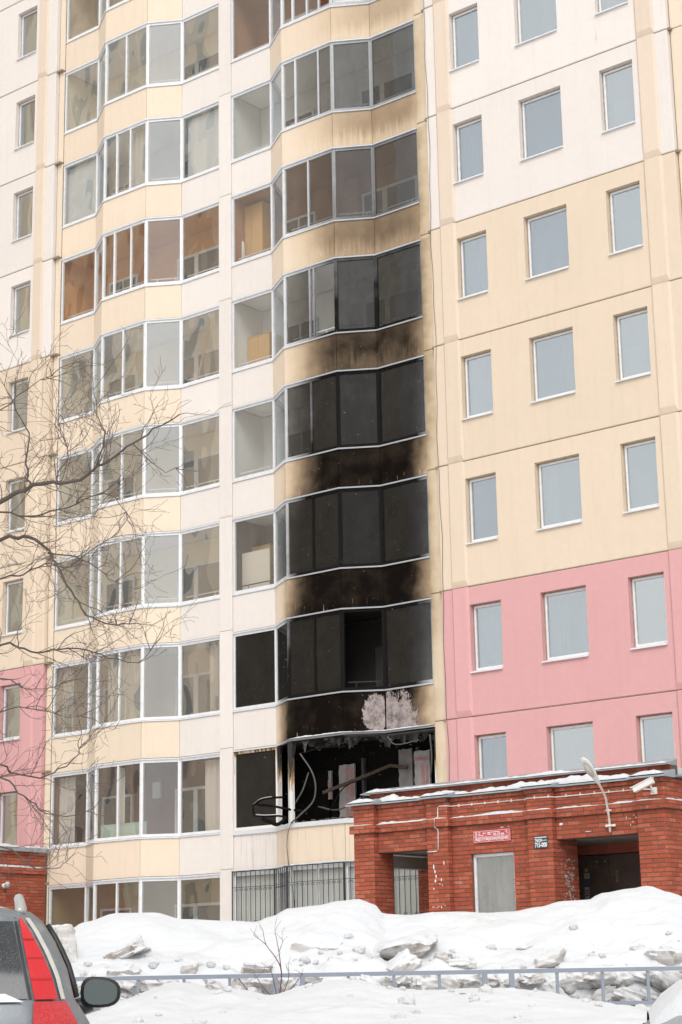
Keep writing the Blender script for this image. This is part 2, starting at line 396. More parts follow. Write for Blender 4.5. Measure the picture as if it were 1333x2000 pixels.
def panel(name, x0, x1, z0, z1, holes, mat, y=WY, depth=0.32, gap=0.011, bev=0.014):
    x0 += gap; x1 -= gap; z0 += gap; z1 -= gap
    xs = sorted({x0+bev, x1-bev, *[h[0] for h in holes], *[h[1] for h in holes]})
    zs = sorted({z0+bev, z1-bev, *[h[2] for h in holes], *[h[3] for h in holes]})
    mb = MB()
    for i in range(len(xs)-1):
        for j in range(len(zs)-1):
            cx, cz = (xs[i]+xs[i+1])/2, (zs[j]+zs[j+1])/2
            if any(h[0] < cx < h[1] and h[2] < cz < h[3] for h in holes): continue
            mb.quad((xs[i], y, zs[j]), (xs[i+1], y, zs[j]), (xs[i+1], y, zs[j+1]), (xs[i], y, zs[j+1]))
    a = [(x0+bev, y, z0+bev), (x1-bev, y, z0+bev), (x1-bev, y, z1-bev), (x0+bev, y, z1-bev)]
    b = [(x0, y+bev, z0), (x1, y+bev, z0), (x1, y+bev, z1), (x0, y+bev, z1)]
    c = [(p[0], y+depth, p[2]) for p in b]
    for i in range(4):
        j = (i+1) % 4
        mb.quad(a[j], a[i], b[i], b[j]); mb.quad(b[j], b[i], c[i], c[j])
    for hx0, hx1, hz0, hz1 in holes:
        r = [(hx0, hz0), (hx1, hz0), (hx1, hz1), (hx0, hz1)]
        for i in range(4):
            p, q = r[i], r[(i+1) % 4]
            mb.quad((p[0], y, p[1]), (q[0], y, q[1]), (q[0], y+depth, q[1]), (p[0], y+depth, p[1]))
    return mb.obj(name, mat, ROOT)

def pilaster(x0, x1, z0, z1, mat):
    y0 = WY-0.001; y1 = WY-0.045; c = 0.055; zb = z0+0.012; zt = z1-0.012
    A = [(x0, y0), (x0+c, y1), (x1-c, y1), (x1, y0)]
    mb = MB(); k = 0
    lo = [(x0, y0, zb), (x0+c, y1, zb+0.13), (x1-c, y1, zb+0.13), (x1, y0, zb)]
    hi = [(p[0], p[1], zt) for p in A]
    mb.v = lo+hi; mb.f = [(0, 1, 5, 4), (1, 2, 6, 5), (2, 3, 7, 6), (0, 3, 2, 1), (4, 5, 6, 7)]
    return mb.obj('pilaster', mat, ROOT)

# flat window of the stair and kitchen walls: frame, pane, sill, foam
FY = 0.03
_wcache = {}
m_drape = [simple('drape_'+n_, c_, 0.9, 0.1, 4.0) for n_, c_ in (('white', (0.66, 0.67, 0.67)), ('beige', (0.52, 0.47, 0.40)), ('blue', (0.30, 0.36, 0.42)))]
def window(x0, x1, k, blind=None):
    w = round(x1-x0, 3); z0, z1 = 22.119-2.8*k, 23.5-2.8*k; h = 1.381
    if w not in _wcache:
        f = 0.045
        fr = MB()
        fr.box((0, FY, 0), (f, FY+0.06, h)); fr.box((w-f, FY, 0), (w, FY+0.06, h))
        fr.box((f, FY, 0), (w-f, FY+0.06, f)); fr.box((f, FY, h-f), (w-f, FY+0.06, h))
        g = 0.012; f2 = f+g
        pn = MB().box((f-0.005, FY+0.028, f-0.005), (w-f+0.005, FY+0.036, h-f+0.005))
        sl = MB()
        sl.v = [(-0.035, WY-0.05, -0.045), (w+0.025, WY-0.05, -0.045), (w+0.025, FY+0.0, 0.0), (-0.035, FY+0.0, 0.0),
                (-0.035, WY-0.05, -0.075), (w+0.025, WY-0.05, -0.075), (w+0.025, FY+0.0, -0.03), (-0.035, FY+0.0, -0.03)]
        sl.f = [(0, 1, 2, 3), (7, 6, 5, 4), (0, 4, 5, 1), (1, 5, 6, 2), (2, 6, 7, 3), (3, 7, 4, 0)]
        fo = MB(); rr = random.Random(int(w*1000))
        def ragged(p, q, out):
            n = 14; P, Q = Vector(p), Vector(q); o = Vector(out)
            for i in range(n):
                a = P.lerp(Q, i/n); b = P.lerp(Q, (i+1)/n)
                wa, wb = rr.uniform(0.012, 0.03), rr.uniform(0.012, 0.03)
                fo.quad(a, b, b+o*wb, a+o*wa)
        ragged((0, FY-0.004, 0), (0, FY-0.004, h), (-1, 0, 0)); ragged((0, FY-0.004, h), (w, FY-0.004, h), (0, 0, 1)); ragged((w, FY-0.004, h), (w, FY-0.004, 0), (1, 0, 0))
        bl = MB().box((w*0.05, 0.30, 0.02), (w*0.62, 0.32, h*0.55))
        _wcache[w] = [fr.mesh('frame', m_pvc), pn.mesh('pane', m_glass_b), sl.mesh('sill', m_sill), fo.mesh('foam_seal', m_foam), bl.mesh('blind', m_blind)]
    ms = _wcache[w]
    e = empty('window', (x0, 0, z0), ROOT)
    for nm, me in zip(('frame', 'pane', 'sill', 'foam_seal'), ms): link(nm, me, e)
    if blind: link('blind', ms[4], e)
    else:
        rw = random.Random(int((x0+30)*100)+k*7)
        if rw.random() < 0.62:
            c_ = MB(); n_ = 24; wa, wb = ((0.04, rw.uniform(0.3, 0.5)), (rw.uniform(0.5, 0.7), 0.96), (0.03, 0.97))[rw.randrange(3)]
            for i in range(n_+1):
                xx = w*(wa+(wb-wa)*i/n_); yy = 0.24+0.022*math.sin(i*1.3)+0.01*math.sin(i*0.5); c_.v += [(xx, yy, 0.03), (xx, yy, h-0.03)]
            for i in range(n_): c_.f.append((2*i, 2*i+2, 2*i+3, 2*i+1))
            c_.obj('curtain', m_drape[rw.randrange(3)], e, True)
    return e

RC = [(-0.021, 0.727), (1.785, 2.836), (3.888, 4.653)]
LC = [(-15.21, -14.46), (-17.32, -16.27), (-19.13, -18.37)]
def wall_mat(k): return m_white if k <= 1 else (m_cream_r if k <= 4 else m_pink)
def pil_mat(k): return m_pil if k <= 1 else (m_cream_r if k <= 4 else m_pink)
for k in ROWS:
    z0, z1 = seam(k), seam(k)+2.8
    for cols, xa, xb, pils in ((RC, -0.80, 5.56, ((-0.505, -0.05), (4.80, 5.26))), (LC, -20.0, -13.566, ((-14.333, -13.911), (-19.65, -19.22)))):
        hz = (22.119-2.8*k-0.03, 23.5-2.8*k+0.03)
        holes = [(a-0.03, b+0.03, *hz) for a, b in cols]
        panel('wall_panel', xa, xb, z0, z1, holes, wall_mat(k))
        for a, b in pils: pilaster(a, b, z0, z1, pil_mat(k))
        for i, (a, b) in enumerate(cols):
            if k == 7: continue
            window(a, b, k, blind=(cols is RC and i == 2 and k < 5))
    # narrow strips beside the bays, and the pier between them
    for xa, xb, mt in ((-1.165, -0.80, m_cream_strip), (5.56, 5.90, m_cream_b), (-13.566, -13.355, m_cream_b), (-7.465, -7.055, m_white)):
        panel('wall_strip', xa, xb, z0+0.02, z1+0.02, [], mt, y=0.03, gap=0.004 if mt is m_white else 0.008, bev=0.008)
mb = MB(); mb.box((-20, 0.02, 1.2), (-13.36, 0.0205, 30)); 
def slab_box(name, a, b, mat): return MB().box(a, b).obj(name, mat, ROOT)
slab_box('wall_core', (-20, 0.45, 1.0), (-13.50, 1.1, 32.3), m_room)
slab_box('wall_core', (-1.0, 0.45, 1.0), (5.75, 1.1, 32.3), m_room)
for xa, xb in ((-20.0, -13.36), (-0.86, 5.62)):
    for k in list(ROWS):
        MB().box((xa, WY+0.022, seam(k)-0.025), (xb, WY+0.30, seam(k)+0.025)).obj('horizontal_joint', m_joint, ROOT)
for xj in (-0.80, 5.56, -13.566):
    MB().box((xj-0.03, 0.045, 1.4), (xj+0.03, 0.30, 32)).obj('vertical_joint', m_joint, ROOT)
for xj in (-7.26,):
    slab_box('pier_core', (xj-0.19, 0.06, 1.3), (xj+0.19, 1.1, 32), m_joint)
slab_box('strip_core', (-1.16, 0.06, 1.3), (-1.0, 1.1, 32), m_joint); slab_box('strip_core', (-13.5, 0.06, 1.3), (-13.36, 1.1, 32), m_joint)
slab_box('roof_slab', (-20.2, -0.15, 32.35), (19.0, 12, 32.7), m_conc)
slab_box('rear_block', (-20, 1.4, 1.0), (18.6, 12, 32.3), m_in['grey'])

# ------------------------------------------------------------------ bays
BP = [(0.0, 0.04), (1.33, 0.04), (2.117, -0.452), (3.736, -0.452), (4.55, 0.04), (5.89, 0.04)]
def offset(poly, d):
    """the polyline moved inwards (towards +y) by d, mitred"""
    out = []; n = len(poly)
    nor = []
    for i in range(n-1):
        dx, dy = poly[i+1][0]-poly[i][0], poly[i+1][1]-poly[i][1]; L = math.hypot(dx, dy); nor.append((-dy/L, dx/L))
    for i in range(n):
        if i == 0: nx, ny = nor[0]; out.append((poly[0][0]+nx*d, poly[0][1]+ny*d))
        elif i == n-1: nx, ny = nor[-1]; out.append((poly[i][0]+nx*d, poly[i][1]+ny*d))
        else:
            ax, ay = nor[i-1]; bx, by = nor[i]; k = d/(1+ax*bx+ay*by)
            out.append((poly[i][0]+(ax+bx)*k, poly[i][1]+(ay+by)*k))
    return out
WH = 1.83
O_par, I_par = offset(BP, 0.028), offset(BP, 0.14)
O_fr, I_fr, O_gl, I_gl = offset(BP, 0.04), offset(BP, 0.10), offset(BP, 0.066), offset(BP, 0.074)
def along(a, b, t): return (a[0]+(b[0]-a[0])*t, a[1]+(b[1]-a[1])*t)
def flen(i): return math.dist(BP[i], BP[i+1])
def seg_prism(mb, i, O, I, t0, t1, z0, z1):
    mb.prism([along(O[i], O[i+1], t0), along(O[i], O[i+1], t1), along(I[i], I[i+1], t1), along(I[i], I[i+1], t0)], z0, z1)
_fc = {}
def facet_meshes(i, splits):
    key = (i, splits)
    if key in _fc: return _fc[key]
    L = flen(i); s = 0.047/L; mb = MB(); m = 0.024/L
    seg_prism(mb, i, O_fr, I_fr, 0.001, s, 0.0, WH); seg_prism(mb, i, O_fr, I_fr, 1-s, 0.999, 0.0, WH)
    seg_prism(mb, i, O_fr, I_fr, s, 1-s, 0.0, 0.065); seg_prism(mb, i, O_fr, I_fr, s, 1-s, WH-0.065, WH)
    for c in splits: seg_prism(mb, i, O_fr, I_fr, c-m, c+m, 0.065, WH-0.065)
    # bright inner bead
    ed = [s]+list(splits)+[1-s]; panes = []
    for a, b in zip(ed[:-1], ed[1:]):
        a2 = a+(m if a != s else 0)-0.002; b2 = b-(m if b != 1-s else 0)+0.002
        p = MB(); seg_prism(p, i, O_gl, I_gl, a2, b2, 0.06, WH-0.06); panes.append(p.mesh('pane', m_glass_s))
    _fc[key] = (mb.mesh('frame', m_frame_s), panes)
    return _fc[key]
def ring_strip(name, offs, zs, mat):
    """a moulding that runs round the whole bay: offs/zs give its section"""
    polys = [offset(BP, o) for o in offs]; mb = MB(); n = len(BP)
    for p, z in zip(polys, zs): mb.v += [(a, b, z) for a, b in p]
    k = len(offs)
    for j in range(k):
        jj = (j+1) % k
        for i in range(n-1): mb.f.append((j*n+i, j*n+i+1, jj*n+i+1, jj*n+i))
    mb.f.append(tuple(j*n for j in range(k))); mb.f.append(tuple(j*n+n-1 for j in range(k))[::-1])
    return mb.mesh(name, mat)
me_sill = ring_strip('sill', (0.0, 0.0, 0.11, 0.11), (-0.045, -0.012, 0.004, -0.03), m_sill)
me_cap = ring_strip('drip_cap', (0.005, 0.005, 0.10, 0.10), (WH-0.004, WH+0.028, WH+0.045, WH+0.002), m_sill)
me_par = []
for i in range(5):
    g = 0.005/flen(i); mb = MB(); seg_prism(mb, i, O_par, I_par, g, 1-g, -0.925, -0.046); me_par.append(mb.mesh('parapet_panel', m_cream_s))
inner = offset(BP, 0.145)
def polyslab(name, z0, z1, mat):
    return MB().prism([inner[0]]+inner[1:-1]+[inner[-1], (BP[-1][0], 1.2), (0.0, 1.2)], z0, z1).mesh(name, mat)
me_slab = polyslab('floor_slab', -0.92, -0.77, m_ceil)
me_lining = polyslab('ceiling_lining', 1.845, 1.865, m_ceil)
me_back = MB().box((0, 1.2, -0.77), (5.89, 1.3, 1.87)).mesh('back_wall', m_in['cream'])
me_side = MB().box((-0.04, 0.16, -0.77), (-0.001, 1.2, 1.87)).mesh('side_wall', m_in['cream'])
mb = MB()
for a, b, z0, z1 in ((3.35, 4.05, -0.75, 1.28), (4.05, 5.05, 0.0, 1.28)):
    f = 0.07
    mb.box((a, 1.13, z0), (a+f, 1.199, z1)); mb.box((b-f, 1.13, z0), (b, 1.199, z1)); mb.box((a+f, 1.13, z1-f), (b-f, 1.199, z1)); mb.box((a+f, 1.13, z0), (b-f, 1.199, z0+f))
me_bdoor = mb.mesh('balcony_door_frame', m_pvc)
mb = MB()
mb.box((3.42, 1.16, 0.1), (3.98, 1.19, 1.21)); mb.box((3.42, 1.15, -0.68), (3.98, 1.19, 0.03)); mb.box((4.12, 1.16, 0.07), (4.98, 1.19, 1.21))
me_bpane = mb.mesh('balcony_door_pane', m_dark_pane)
mb = MB(); mb.box((0.75, 1.13, 0.0), (1.85, 1.199, 0.06)); mb.box((0.75, 1.13, 1.22), (1.85, 1.199, 1.28)); mb.box((0.75, 1.13, 0.06), (0.81, 1.199, 1.22)); mb.box((1.79, 1.13, 0.06), (1.85, 1.199, 1.22)); mb.box((1.28, 1.13, 0.06), (1.33, 1.199, 1.22))
me_bwin = mb.mesh('inner_window_frame', m_pvc)
me_bwpane = MB().box((0.81, 1.16, 0.06), (1.79, 1.19, 1.22)).mesh('inner_window_pane', m_dark_pane)
rail = offset(BP, 0.20); mb = MB()
for i in range(5):
    a, b = rail[i], rail[i+1]
    mb.tube([(*along(a, b, 0.06), 0.20), (*along(a, b, 0.94), 0.20)], 0.016, 5)
    for q in (0.25, 0.75): mb.tube([(*along(a, b, q), 0.02), (*along(a, b, q), 0.20)], 0.011, 4)
me_rail = mb.mesh('inner_rail', m_pvc)

def loggia(bay, x0, k, room, splitC=(0.5,), skip_panes=(), rail_on=True, covered=False):
    z = 22.018-2.8*k
    e = empty('loggia', (x0, 0, z), ROOT)
    burnt = bay == 1 and k == 6
    for i in range(5):
        white = (bay == 0 and i == 4) or (bay == 1 and i == 0) or (bay == 2 and i == 4)
        link('parapet_panel', me_par[i], e, mat=m_whites if white else m_cream_s)
        if burnt and i > 0: continue
        fr, panes = facet_meshes(i, splitC if i == 2 else ())
        link('frame', fr, e, mat=(m_frame_s if bay == 1 and k < 6 else m_pvc))
        for j, p in enumerate(panes):
            if (i, j) in skip_panes: continue
            o = link('pane', p, e, mat=(m_glass_s if bay == 1 else (m_glass_c if (bay == 0 and k in (1, 6, 7, -2)) else m_glass)))
    link('sill', me_sill, e, mat=m_sill_s if bay == 1 else None)
    link('drip_cap', me_cap, e, mat=m_sill_s if bay == 1 else None)
    cm = None
    if room == 'char': cm = m_char
    elif room == 'dark': cm = m_in['dark']
    link('floor_slab', me_slab, e, mat=cm)
    rm = m_in[room]
    link('back_wall', me_back, e, mat=rm)
    if room in ('brown', 'orange', 'umber', 'olive'): link('ceiling_lining', me_lining, e, mat=rm)
    link('side_wall', me_side, e, mat=rm); link('side_wall', me_side, e, loc=(5.931, 0, 0), mat=rm)
    if not burnt:
        bm_ = m_pvc if room not in ('dark',) else m_in['dark']
        link('balcony_door_frame', me_bdoor, e, mat=bm_); link('balcony_door_pane', me_bpane, e)
        link('inner_window_frame', me_bwin, e, mat=bm_); link('inner_window_pane', me_bwpane, e)
        if rail_on: link('inner_rail', me_rail, e, mat=bm_)
    return e
B0, B1, B2 = -13.355, -7.055, 5.90
rooms0 = {-3: 'cream', -2: 'tan', -1: 'cream', 0: 'grey', 1: 'orange', 2: 'cream', 3: 'cream', 4: 'cream', 5: 'tan', 6: 'umber', 7: 'olive'}
split0 = {0: (0.30, 0.62), 1: (0.27, 0.66), -1: (0.5,), -2: (0.45,)}
rooms1 = {-3: 'cream', -2: 'grey', -1: 'brown', 0: 'grey', 1: 'brown', 2: 'grey', 3: 'grey', 4: 'dark', 5: 'dark', 6: 'char', 7: 'grey'}
split1 = {-1: (0.23, 0.52, 0.76), 0: (0.27, 0.73), 1: (0.5,), 2: (0.5, 0.58), 3: (0.5,), 4: (0.5,), 5: (0.5,)}
LOG = {}
for k in ROWS:
    LOG[0, k] = loggia(0, B0, k, rooms0[k], split0.get(k, (0.5,)), rail_on=k not in (5, 6, 7))
    LOG[1, k] = loggia(1, B1, k, rooms1[k], split1.get(k, (0.5,)), skip_panes={1: (), 5: ((3, 0),), 2: ((2, 1), (2, 2)), -1: ((2, 3),)}.get(k, ()), rail_on=k not in (6, 7))
for k in ROWS: loggia(2, B2, k, 'cream')
#PART2
# ------------------------------------------------------------------ what is left in the burnt loggia
def scorch_mat(up=0.0):
    t = T('scorched_white_frame'); P = t.pos(); x, y, z = t.xyz(P)
    n = t.noise(t.scaled(P, (8, 8, 1.4)), 2.0, 4)
    burn = t.mr(t.add(z, t.mul(t.sub(n, 0.5), 1.5)), 6.25+up, 6.6+up, 0, 1, True)
    edge = t.mr(t.add(z, t.mul(t.sub(n, 0.5), 1.5)), 6.05+up, 6.35+up, 0, 1)
    c = t.mix(edge, (0.76, 0.75, 0.72), (0.42, 0.27, 0.12)); c = t.mix(burn, c, (0.02, 0.018, 0.016))
    return t.end(t.principled(c, 0.6))
m_scorch = scorch_mat(); m_scorch_a = scorch_mat(0.62)
BZ = 22.018-2.8*6
LB = LOG[1, 6]
for i, t0, t1 in ((1, 0.0, 0.075), (1, 0.16, 0.20), (1, 0.90, 0.999), (2, 0.001, 0.055), (4, 0.955, 0.999)):
    mb = MB(); seg_prism(mb, i, O_fr, I_fr, t0, t1, 0.0, WH); mb.obj('frame_post', m_scorch, LB)
for o in LB.children:
    if o.name.startswith('frame') and not o.name.startswith('frame_post'):
        o.material_slots[0].link = 'OBJECT'; o.material_slots[0].material = m_scorch_a
ridge_later = True
link('snowy_sill', ring_strip('snowy_sill', (-0.015, -0.012, 0.13, 0.13), (-0.105, -0.005, 0.012, -0.10), m_snow), LB)
mb = MB(); seg_prism(mb, 3, offset(BP, 0.03), offset(BP, 0.34), 0.02, 0.98, WH-0.03, WH-0.018); mb.obj('soffit_sheet', m_ash, LB)
mb = MB(); seg_prism(mb, 4, offset(BP, 0.02), offset(BP, 0.36), 0.0, 0.97, WH-0.06, WH-0.045); mb.obj('soffit_sheet', m_ash, LB)
MB().box((0.35, 1.12, -0.7), (2.0, 1.198, 1.35)).obj('burnt_wall_lining', m_char, LB)
MB().box((4.55, 1.10, -0.75), (4.62, 1.199, 1.6)).obj('burnt_stud', m_ash, LB)
MB().box((3.0, 1.10, -0.75), (3.06, 1.199, 1.5)).obj('burnt_stud', m_ash, LB)
m_insul = simple('sooty_board', (0.40, 0.38, 0.365), 0.85, 0.35, 5.0)
def board(name, x0, x1, z0, z1, label, texts, y=1.02, mat=m_insul, holes=0):
    rr = random.Random(int(x0*100)); n = 14
    out = []
    for i in range(n+1): out.append((x0+rr.uniform(-0.012, 0.02), z0+(z1-z0)*i/n))
    for i in range(4): out.append((x0+(x1-x0)*(i+0.5)/4, z1+rr.uniform(-0.02, 0.01)))
    for i in range(n, -1, -1): out.append((x1+rr.uniform(-0.008, 0.006), z0+(z1-z0)*i/n))
    k = len(out); mb = MB()
    mb.v = [(a-x0, 0, b-z0) for a, b in out]+[(a-x0, 0.05, b-z0) for a, b in out]
    mb.f = [tuple(range(k)[::-1]), tuple(range(k, 2*k))]+[(i, (i+1) % k, k+(i+1) % k, k+i) for i in range(k)]
    o = mb.obj(name, mat, None, loc=(x0, y, z0)); tag(o, label, 'insulation board')
    for (dx, dz, body, size, rot, w) in texts:
        text('print', body, size, m_red, o, (dx, -0.004, dz), (math.pi/2, rot, 0), w)
    return o
R90 = math.pi/2
board('insulation_board', -4.66, -4.20, BZ+0.0, 6.60, 'pale insulation board with red print standing upright inside the burnt loggia',
      [(0.20, 1.36, 'ТЕХНОПЛЕКС', 0.12, R90, 0.62), (0.33, 1.30, 'ТЕХНОПЛЕКС', 0.13, R90, 0.66), (0.20, 0.62, 'ТЕХНОПЛЕКС', 0.12, R90, 0.55), (0.33, 0.60, 'ТЕХНОПЛЕКС', 0.13, R90, 0.56)])
board('insulation_board', -2.49, -2.06, BZ, 6.72, 'insulation board with red print beside the end wall of the burnt loggia',
      [(0.40, 1.36, 'ТЕХНОПЛЕКС', 0.10, math.pi, 0.39), (0.19, 1.22, 'ТЕХНОПЛЕКС', 0.12, R90, 0.62), (0.32, 1.20, 'ТЕХНОПЛЕКС', 0.08, R90, 0.50)])
board('insulation_board', -2.93, -2.55, BZ, 6.80, 'bare grey board with torn edges in the burnt loggia', [], mat=simple('smoked_board', (0.22, 0.205, 0.20), 0.85, 0.45, 5.0))
board('insulation_board', -4.99, -4.89, 5.85, 6.5, 'narrow torn scrap of insulation with red print in the burnt loggia', [(0.03, 0.42, 'ТЕХНОПЛ', 0.09, R90, 0.38)])
def strip(name, pts, w, mat, label, cat, th=0.012, twist=0.3, w0=None):
    mb = MB(); pts = [Vector(p) for p in pts]; n = len(pts)
    for i, p in enumerate(pts):
        t = (pts[min(n-1, i+1)]-pts[max(0, i-1)]).normalized(); a = t.cross(Vector((0.45, -0.85, 0.1))).normalized()
        a = Matrix.Rotation(twist*i, 3, t) @ a; b = t.cross(a); wi = w if w0 is None else w0+(w-w0)*(i/(n-1))**2
        for sa, sb in ((-1, -1), (1, -1), (1, 1), (-1, 1)): mb.v.append(tuple(p+a*(sa*wi/2)+b*(sb*th/2)))
    for i in range(n-1):
        for q in range(4): r = (q+1) % 4; mb.f.append((4*i+q, 4*i+r, 4*i+4+r, 4*i+4+q))
    mb.f += [(3, 2, 1, 0), (4*n-4, 4*n-3, 4*n-2, 4*n-1)]
    return tag(mb.obj(name, mat), label, cat)
def smoothpath(pts, m=5):
    P = [Vector(p) for p in pts]; P = [P[0]*2-P[1]]+P+[P[-1]*2-P[-2]]; out = []
    for i in range(1, len(P)-2):
        for j in range(m):
            t = j/m; a, b, c, d = P[i-1:i+3]
            out.append(0.5*((2*b)+(c-a)*t+(2*a-5*b+4*c-d)*t*t+(3*b-a-3*c+d)*t**3))
    return out+[P[-2]]
strip('bent_frame_strip', smoothpath([(-4.59, -0.42, 6.74), (-4.28, -0.40, 6.33), (-4.168, -0.40, 5.98), (-4.233, -0.42, 5.65), (-4.53, -0.46, 5.41), (-4.81, -0.50, 5.21)]), 0.032, m_ash, 'grey frame profile curled by heat across the burnt opening', 'frame strip', 0.018, 0.0)
strip('bent_frame_strip', smoothpath([(-4.93, -0.40, 5.28), (-4.90, -0.30, 5.6), (-4.72, -0.2, 5.95), (-4.62, -0.1, 6.35)]), 0.03, m_ash, 'thin straight frame strip leaning beside the white post', 'frame strip', 0.012, 0.0)
loop = MB()
lp = smoothpath([(-4.97, -0.55, 5.793), (-5.217, -0.68, 5.79), (-5.465, -0.75, 5.763), (-5.637, -0.76, 5.684), (-5.716, -0.76, 5.632), (-5.70, -0.76, 5.53), (-5.671, -0.76, 5.432), (-5.5, -0.75, 5.40), (-5.314, -0.75, 5.384), (-4.975, -0.70, 5.371), (-4.86, -0.62, 5.33)], 3)
tag(loop.tube(lp, 0.026, 5).tube(smoothpath([(-5.62, -0.74, 5.67), (-5.3, -0.6, 5.62), (-4.9, -0.4, 5.52), (-4.6, -0.2, 5.46)], 4), 0.028, 5).tube(smoothpath([(-5.45, -0.72, 5.33), (-5.2, -0.76, 5.25), (-5.02, -0.74, 5.18), (-4.9, -0.68, 5.24), (-4.84, -0.62, 5.34)], 4), 0.045, 5).obj('burnt_casement', m_char, None, True), 'charred window sash hanging out over the sill of the burnt loggia', 'window sash')
sn = MB(); sn.tube([p+Vector((0, 0, 0.022)) for p in lp[3:16]], 0.011, 5).tube([p+Vector((0, 0, 0.022)) for p in lp[19:29]], 0.013, 5)
tag(sn.obj('snow_on_sash', m_snow, None, True), 'thin line of snow lying on the hanging charred sash', None, kind='stuff')
strip('hanging_film', smoothpath([(-4.79, -0.53, 5.20), (-4.87, -0.53, 5.02), (-4.922, -0.52, 4.742), (-4.90, -0.52, 4.5), (-4.869, -0.53, 4.291), (-4.80, -0.54, 4.0), (-4.728, -0.55, 3.729), (-4.68, -0.55, 3.1)]), 0.10, simple('scorched_film', (0.16, 0.135, 0.11), 0.7, 0.6, 4.0), 'scorched strip of film hanging from the burnt sill past the grilles', 'film strip', 0.004, 0.05, 0.018)
strip('fallen_beam', [(-4.75, 0.55, 5.95), (-3.9, 0.75, 6.2), (-3.1, 0.95, 6.45), (-2.6, 0.9, 6.36)], 0.07, simple('burnt_timber', (0.075, 0.055, 0.038), 0.9, 0.5, 6), 'burnt timber batten leaning across the inside of the burnt loggia', 'batten', 0.05, 0.0)
# scorched laths and wires left in the opening
for i_, (pts_, r_) in enumerate((([(-4.2, 0.1, 5.45), (-3.9, 0.3, 6.0), (-3.3, 0.6, 6.2)], 0.014), ([(-4.6, 0.2, 5.6), (-4.1, 0.3, 5.5), (-3.6, 0.5, 5.75)], 0.02), ([(-3.4, 0.7, 6.9), (-3.3, 0.65, 6.5), (-3.42, 0.6, 6.25)], 0.008), ([(-2.4, -0.05, 6.95), (-2.2, 0.0, 6.75), (-1.6, 0.05, 6.8)], 0.015), ([(-4.75, -0.3, 6.75), (-4.0, -0.35, 6.82), (-3.3, -0.38, 6.78)], 0.018), ([(-1.35, 0.1, 6.9), (-1.33, 0.12, 6.4), (-1.4, 0.15, 6.0)], 0.02))):
    tag(MB().tube(smoothpath(pts_, 4), r_, 5).obj('burnt_lath', m_ash if i_ % 2 else m_char, None, True), ('charred lath slanting up from the burnt sill', 'grey lath lying low across the burnt opening', 'thin scorched wire dangling from the burnt ceiling', 'bent scorched strip under the cap beside the end board', 'sagging scorched strip along the top of the burnt opening', 'charred upright lath by the end post of the burnt loggia')[i_], 'lath')
# rags of burnt lining under the cap
rg = MB(); rr = random.Random(31)
for i_ in range(70):
    seg = rr.choice((2, 2, 3, 4, 4)); a_ = along(offset(BP, 0.10)[seg], offset(BP, 0.10)[seg+1], rr.random()); w_ = rr.uniform(0.03, 0.14); h_ = rr.uniform(0.03, 0.16)*(1 if rr.random() < 0.8 else 1.8)
    x_, y_ = a_[0]+B1, a_[1]+rr.uniform(0, 0.9); z_ = BZ+WH-0.02
    k_ = len(rg.v); rg.v += [(x_-w_, y_, z_), (x_+w_, y_+0.02, z_), (x_+w_*rr.uniform(-0.2, 0.8), y_+rr.uniform(-0.05, 0.05), z_-h_), (x_-w_*rr.uniform(0, 0.8), y_+rr.uniform(-0.05, 0.05), z_-h_*rr.uniform(0.4, 1))]
    rg.f.append((k_, k_+3, k_+2, k_+1))
tag(rg.obj('burnt_rags', m_ash), 'rags of burnt lining hanging under the cap of the burnt loggia', None, kind='stuff')
# rubble and snow along the burnt sill
deb = MB(); rr = random.Random(3)
for i in range(46):
    t_ = rr.random(); seg = rr.choice((2, 2, 3)); a = along(offset(BP, 0.05)[seg], offset(BP, 0.05)[seg+1], t_)
    r = rr.uniform(0.012, 0.035); px, py = a[0]+B1, a[1]+rr.uniform(-0.03, 0.05)
    deb.prism([(px-r, py-r*0.6), (px+r*0.7, py-r), (px+r, py+r*0.5), (px-r*0.4, py+r)], BZ+0.0, BZ+r*1.3)
tag(deb.obj('sill_debris', m_ash), 'burnt crumbs and ash lying along the sill of the burnt loggia', None, kind='stuff')

